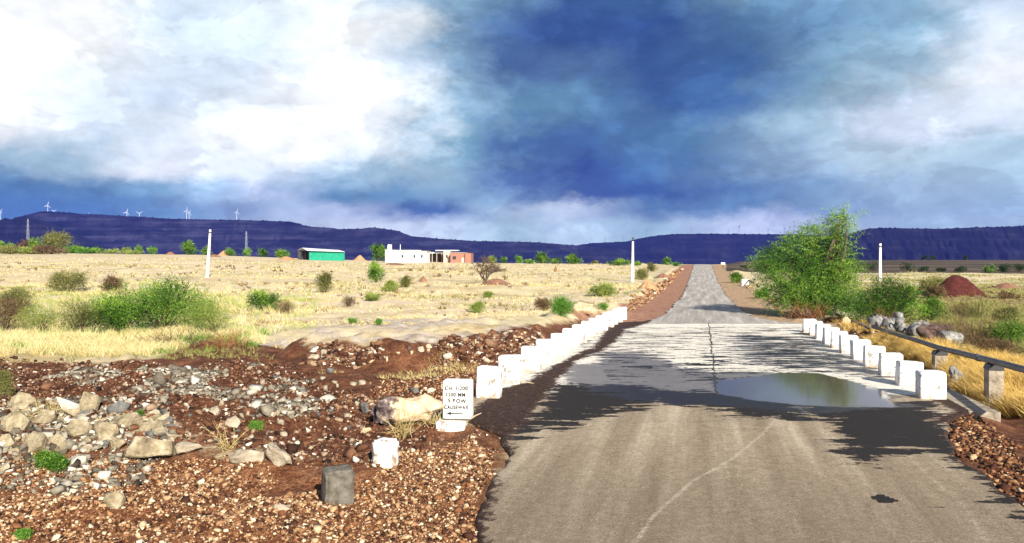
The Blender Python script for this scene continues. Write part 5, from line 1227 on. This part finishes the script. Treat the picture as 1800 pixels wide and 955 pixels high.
for u in (0, .33, .66, 1):
    p = A0 + (A2_ - A0) * u; MB().tube([(p[0], p[1], -.2), (p[0], p[1], 17.5 * s)], [.09, .09], 6).build('post', M['metal_dark'], root)
q0, q1 = A2_, A3_
MB().add([(q0[0], q0[1], -.2), (q1[0], q1[1], -.2), (q1[0], q1[1], 15 * s), (q0[0], q0[1], 18 * s), (q0[0], q0[1] + .1, -.2), (q1[0], q1[1] + .1, -.2), (q1[0], q1[1] + .1, 15 * s), (q0[0], q0[1] + .1, 18 * s)],
         [(0, 1, 2, 3), (4, 7, 6, 5), (0, 3, 7, 4), (1, 5, 6, 2), (3, 2, 6, 7), (0, 4, 5, 1)]).build('back_wall', M['metal_dark'], root)

# ================================================================== SOIL HEAPS
def heap(name, label, px, py, w_, h_, matn, seed, pw=1.2, flat=1.0, cat='soil heap', rough=.12):
    X, Y, z = G(px, py); s = Y / F; W_, H_ = w_ * s / 2, h_ * s
    n, m = 40, 22; Vv = [(0, 0, H_ + .0)]; Fc = []
    for j in range(1, m):
        r = j / (m - 1)
        for i in range(n):
            a = 2 * math.pi * i / n; rr_ = r * (1 + .16 * float(fbm(np.array([math.cos(a) * 1.4 + seed]), np.array([math.sin(a) * 1.4]), 3, seed)[0]))
            x, y = math.cos(a) * rr_ * W_, math.sin(a) * rr_ * W_ * flat
            zz = H_ * (math.cos(min(r, 1) * math.pi) * .5 + .5) ** (1 / pw) + float(fbm(np.array([x / W_ * 5]), np.array([y / W_ * 5]), 4, seed)[0]) * rough * H_ * (1 - r * .3)
            Vv.append((x, y, zz - (.15 * H_ if j == m - 1 else 0)))
    for i in range(n): Fc.append((0, 1 + i, 1 + (i + 1) % n))
    for j in range(m - 2):
        for i in range(n):
            a, b = 1 + j * n + i, 1 + j * n + (i + 1) % n; Fc.append((a, a + n, b + n, b))
    o = mesh(name, Vv, Fc, M[matn], smooth=True, loc=(X, Y + W_ * .6, z - .02)); return tag(o, label, cat)
heap('soil_heap', 'big smooth dark maroon earth heap in the right field', 1700, 521, 108, 36, 'soil_maroon', 3, 1.15, .8)
heap('termite_mound', 'brown pointed mound in the field right of the rounded olive bush', 743, 496, 22, 10, 'soil_heap', 4, .7, cat='mound')
heap('termite_mound', 'small dark pointed mound near the middle skyline', 977, 478, 12, 10, 'soil_heap', 5, .6, cat='mound')
heap('soil_heap', 'orange and tan earth heap right of the leaning pole', 392, 449, 30, 9, 'soil_orange', 6, 1.2)
heap('soil_heap', 'low rusty earth heap left of the leaning pole', 297, 448, 20, 5, 'soil_heap', 7)
heap('soil_heap', 'rusty earth strip at the foot of the leaning pole', 372, 452, 30, 5, 'soil_heap', 8)
heap('soil_heap', 'tan earth heap between the shed and the white house', 631, 457, 26, 9, 'soil_orange', 9, .9)
heap('soil_heap', 'scattered orange earth heap in front of the open end of the shed', 500, 457, 40, 6, 'soil_orange', 10)
heap('soil_heap', 'low brown earth heap around the foot of the thorn tree', 872, 500, 60, 10, 'soil_heap', 11)
heap('soil_heap', 'brown soil strip below the white house wall', 690, 466, 50, 4, 'soil_heap', 12)
heap('soil_heap', 'pale spoil heap in front of the porch', 783, 466, 34, 4, 'stone_tan', 13)
heap('soil_heap', 'orange earth heap on the left berm of the far road', 1140, 508, 40, 14, 'soil_orange', 14, rough=.3)
heap('soil_heap', 'brown earth ridge on the left berm nearer the crest', 1168, 489, 32, 7, 'soil_heap', 15, rough=.3)
heap('soil_heap', 'dark broken soil ridge right of the maroon heap', 1780, 508, 60, 10, 'soil_heap', 16, rough=.3)
heap('soil_heap', 'low dark soil ridge left of the maroon heap', 1640, 503, 50, 6, 'soil_heap', 17, rough=.3)

# ================================================================== TURBINES AND PYLONS
def turbine_proto(matn):
    root = empty('wind_turbine', (0, 0, 0))
    MB().tube([(0, 0, -60), (0, 0, 0), (0, 0, 70)], [2.8, 2.6, 1.6], 10).build('tower', M[matn], root)
    nac = MB().box(-1.9, 1.9, -4, 5, 69, 73).build('nacelle', M[matn], root, bevel=.5)
    rt = bpy.data.objects.new('rotor', MB().tube([(0, -6.5, 71), (0, -4, 71)], [.8, 2.0], 10).build('x', M[matn]).data); col.objects.link(rt); rt.parent = root
    bpy.data.objects.remove(bpy.data.objects['x'])
    for k in range(3):
        a = k * 2 * math.pi / 3; pts = [(0, 0, 0), (0, 0, 6), (0, 0, 20), (0, 0, 33)]
        b = MB(); 
        secs = [(1.0, 1.0, 0), (2.2, .7, 6), (1.6, .5, 20), (.5, .25, 34)]
        for w2, th, z_ in secs: b.v += [(-w2, -th, z_), (w2, -th * .3, z_), (w2, th * .3, z_), (-w2, th, z_)]
        for j in range(3):
            for c_ in range(4): b.f.append((j * 4 + c_, j * 4 + (c_ + 1) % 4, (j + 1) * 4 + (c_ + 1) % 4, (j + 1) * 4 + c_))
        b.f.append((12, 13, 14, 15))
        ca, sa = math.cos(a), math.sin(a)
        b.v = [(x * ca + z_ * sa, y - 5.6, -x * sa + z_ * ca + 71) for x, y, z_ in b.v]
        b.build('blade', M[matn], rt)
    return root
tw = turbine_proto('turbine'); tg = turbine_proto('turbine_grey')
def spin(root, ang, k=1.0):
    for c_ in [x for x in root.children]:
        if c_.name.startswith('rotor'):
            Mx = Matrix.Translation((0, -5.6, 71)) @ Matrix.Rotation(ang, 4, 'Y') @ Matrix.Translation((0, 5.6, -71)); c_.matrix_local = Mx
TW = [(84, 361.5, 1.0, .35, .2, 'white turbine on the highest left summit, beside the smaller one'), (95, 371.5, .7, .5, .9, 'small white turbine half sunk behind the left summit'), (155, 377, .55, .4, .5, 'tiny turbine blades just clearing the left ridge'),
      (223, 373.5, 1.05, .15, .3, 'white turbine with spread blades, left of the close upright pair'), (245.5, 375.5, 1.0, 0.0, 1.0, 'squat looking white turbine right beside the spread bladed one'),
      (328, 370.5, 1.1, .9, .1, 'taller turbine of the pair seen edge-on above the left ridge'), (332.5, 374.5, .95, 1.0, .4, 'shorter turbine of the pair seen edge-on above the left ridge'), (416, 372.5, 1.1, 1.1, .25, 'lone pale turbine right of the edge-on pair'), (1, 371.5, .8, .6, .6, 'turbine blade tip at the left frame edge')]
TG = [(1063, 417, .7, 1.2, .2, 'thin grey turbine on the low saddle, leftmost on the middle ridge'), (1096, 419, .6, 1.1, .5, 'faint grey turbine just left of the middle pole top'), (1136, 404.5, .95, 1.0, .1, 'grey turbine on the slope right of the middle pole'), (1215, 404, .7, 1.1, .7, 'grey turbine above the crest of the road, left side'),
      (1280, 405, .7, 1.3, .3, 'short grey turbine left of the tallest middle one'), (1299, 398, 1.05, 1.2, .8, 'tallest grey turbine right of the road crest'), (1320, 408, .5, 1.1, .4, 'tiny grey turbine right of the tallest middle one'), (1350, 404, .75, 1.2, .9, 'faint grey turbine left of the twin masts by the tree'), (1378.5, 401, .9, 1.2, .15, 'left grey turbine of the twins beside the tree crown'), (1388, 398.5, .95, 1.1, .5, 'right grey turbine of the twins beside the tree crown')]
for proto, lst, D, grp in ((tw, TW, 5600, 'white wind turbines on the left ridge'), (tg, TG, 6500, 'grey wind turbines on the middle ridge')):
    for i, (px, hub, k, yaw, ph, lab) in enumerate(lst):
        o = proto if i == 0 else copy_tree(proto)
        k2 = k * (.80 if D < 6000 else 1.0)
        o.location = ((px - 900) / F * D, D, CH + (HY - hub) * D / F - 71 * k2); o.scale = (k2,) * 3; o.rotation_euler[2] = yaw
        o['label'] = lab; o['category'] = 'wind turbine'; o['group'] = grp; spin(o, ph)
def pylon(px, top, base, Z, label, wide):
    X = (px - 900) / F * Z; s = Z / F; zb = CH + (HY - base) * s; H = (base - top) * s + 20
    root = empty('transmission_pylon', (X, Z, zb - 20), 0, label=label, cat='pylon')
    lat = MB(); w0, w1 = wide * s, .5 * s; L = 9; r = .17 * s
    def cor(k, u): w_ = w0 + (w1 - w0) * u ** .8; return ((-1, 1)[k & 1] * w_, (-1, 1)[(k >> 1) & 1] * w_, H * u)
    for k in range(4): lat.tube([cor(k, j / L) for j in range(L + 1)], [r] * (L + 1), 4)
    for j in range(L):
        for a, b in ((0, 1), (1, 3), (3, 2), (2, 0)):
            lat.tube([cor(a, j / L), cor(b, (j + 1) / L)], [r * .7] * 2, 3); lat.tube([cor(b, j / L), cor(a, (j + 1) / L)], [r * .7] * 2, 3)
    lat.build('lattice', M['steel'], root)
    for u, wd in ((.68, 5.5), (.8, 4.5), (.92, 3.5)):
        MB().tube([(-wd * s, 0, H * u), (0, 0, H * u + .8 * s), (wd * s, 0, H * u)], [r * .6, r, r * .6], 4).build('cross_arm', M['steel'], root)
pylon(49, 385, 432, 1300, 'tall pale lattice pylon in front of the dark hill at far left', 3.2)
pylon(433, 407, 444, 1500, 'fainter lattice pylon in front of the hill, right of the leaning pole', 3.0)

# pale sticks dropped by the left row of posts
for i, (x0, y0, x1, y1, lab) in enumerate([(898, 684, 938, 690, 'longer pale stick lying on the dark grit beside the nearest left posts'), (868, 698, 884, 692, 'short pale stick just right of the nearest left post'), (820, 752, 846, 744, 'pale split stick at the foot of the lettered stone')]):
    a = G(x0, y0); b = G(x1, y1); ce_ = ((a[0] + b[0]) / 2, (a[1] + b[1]) / 2, max(a[2], b[2], float(prof(a[1])) + .01) + .03)
    o = MB().tube([(a[0] - ce_[0], a[1] - ce_[1], 0), (.01, .02, .02), (b[0] - ce_[0], b[1] - ce_[1], .01)], [.012, .014, .007], 6).build('stick', M['straw_wood'] if 'straw_wood' in M else M['stone_tan'], loc=ce_)
    tag(o, lab, 'stick')
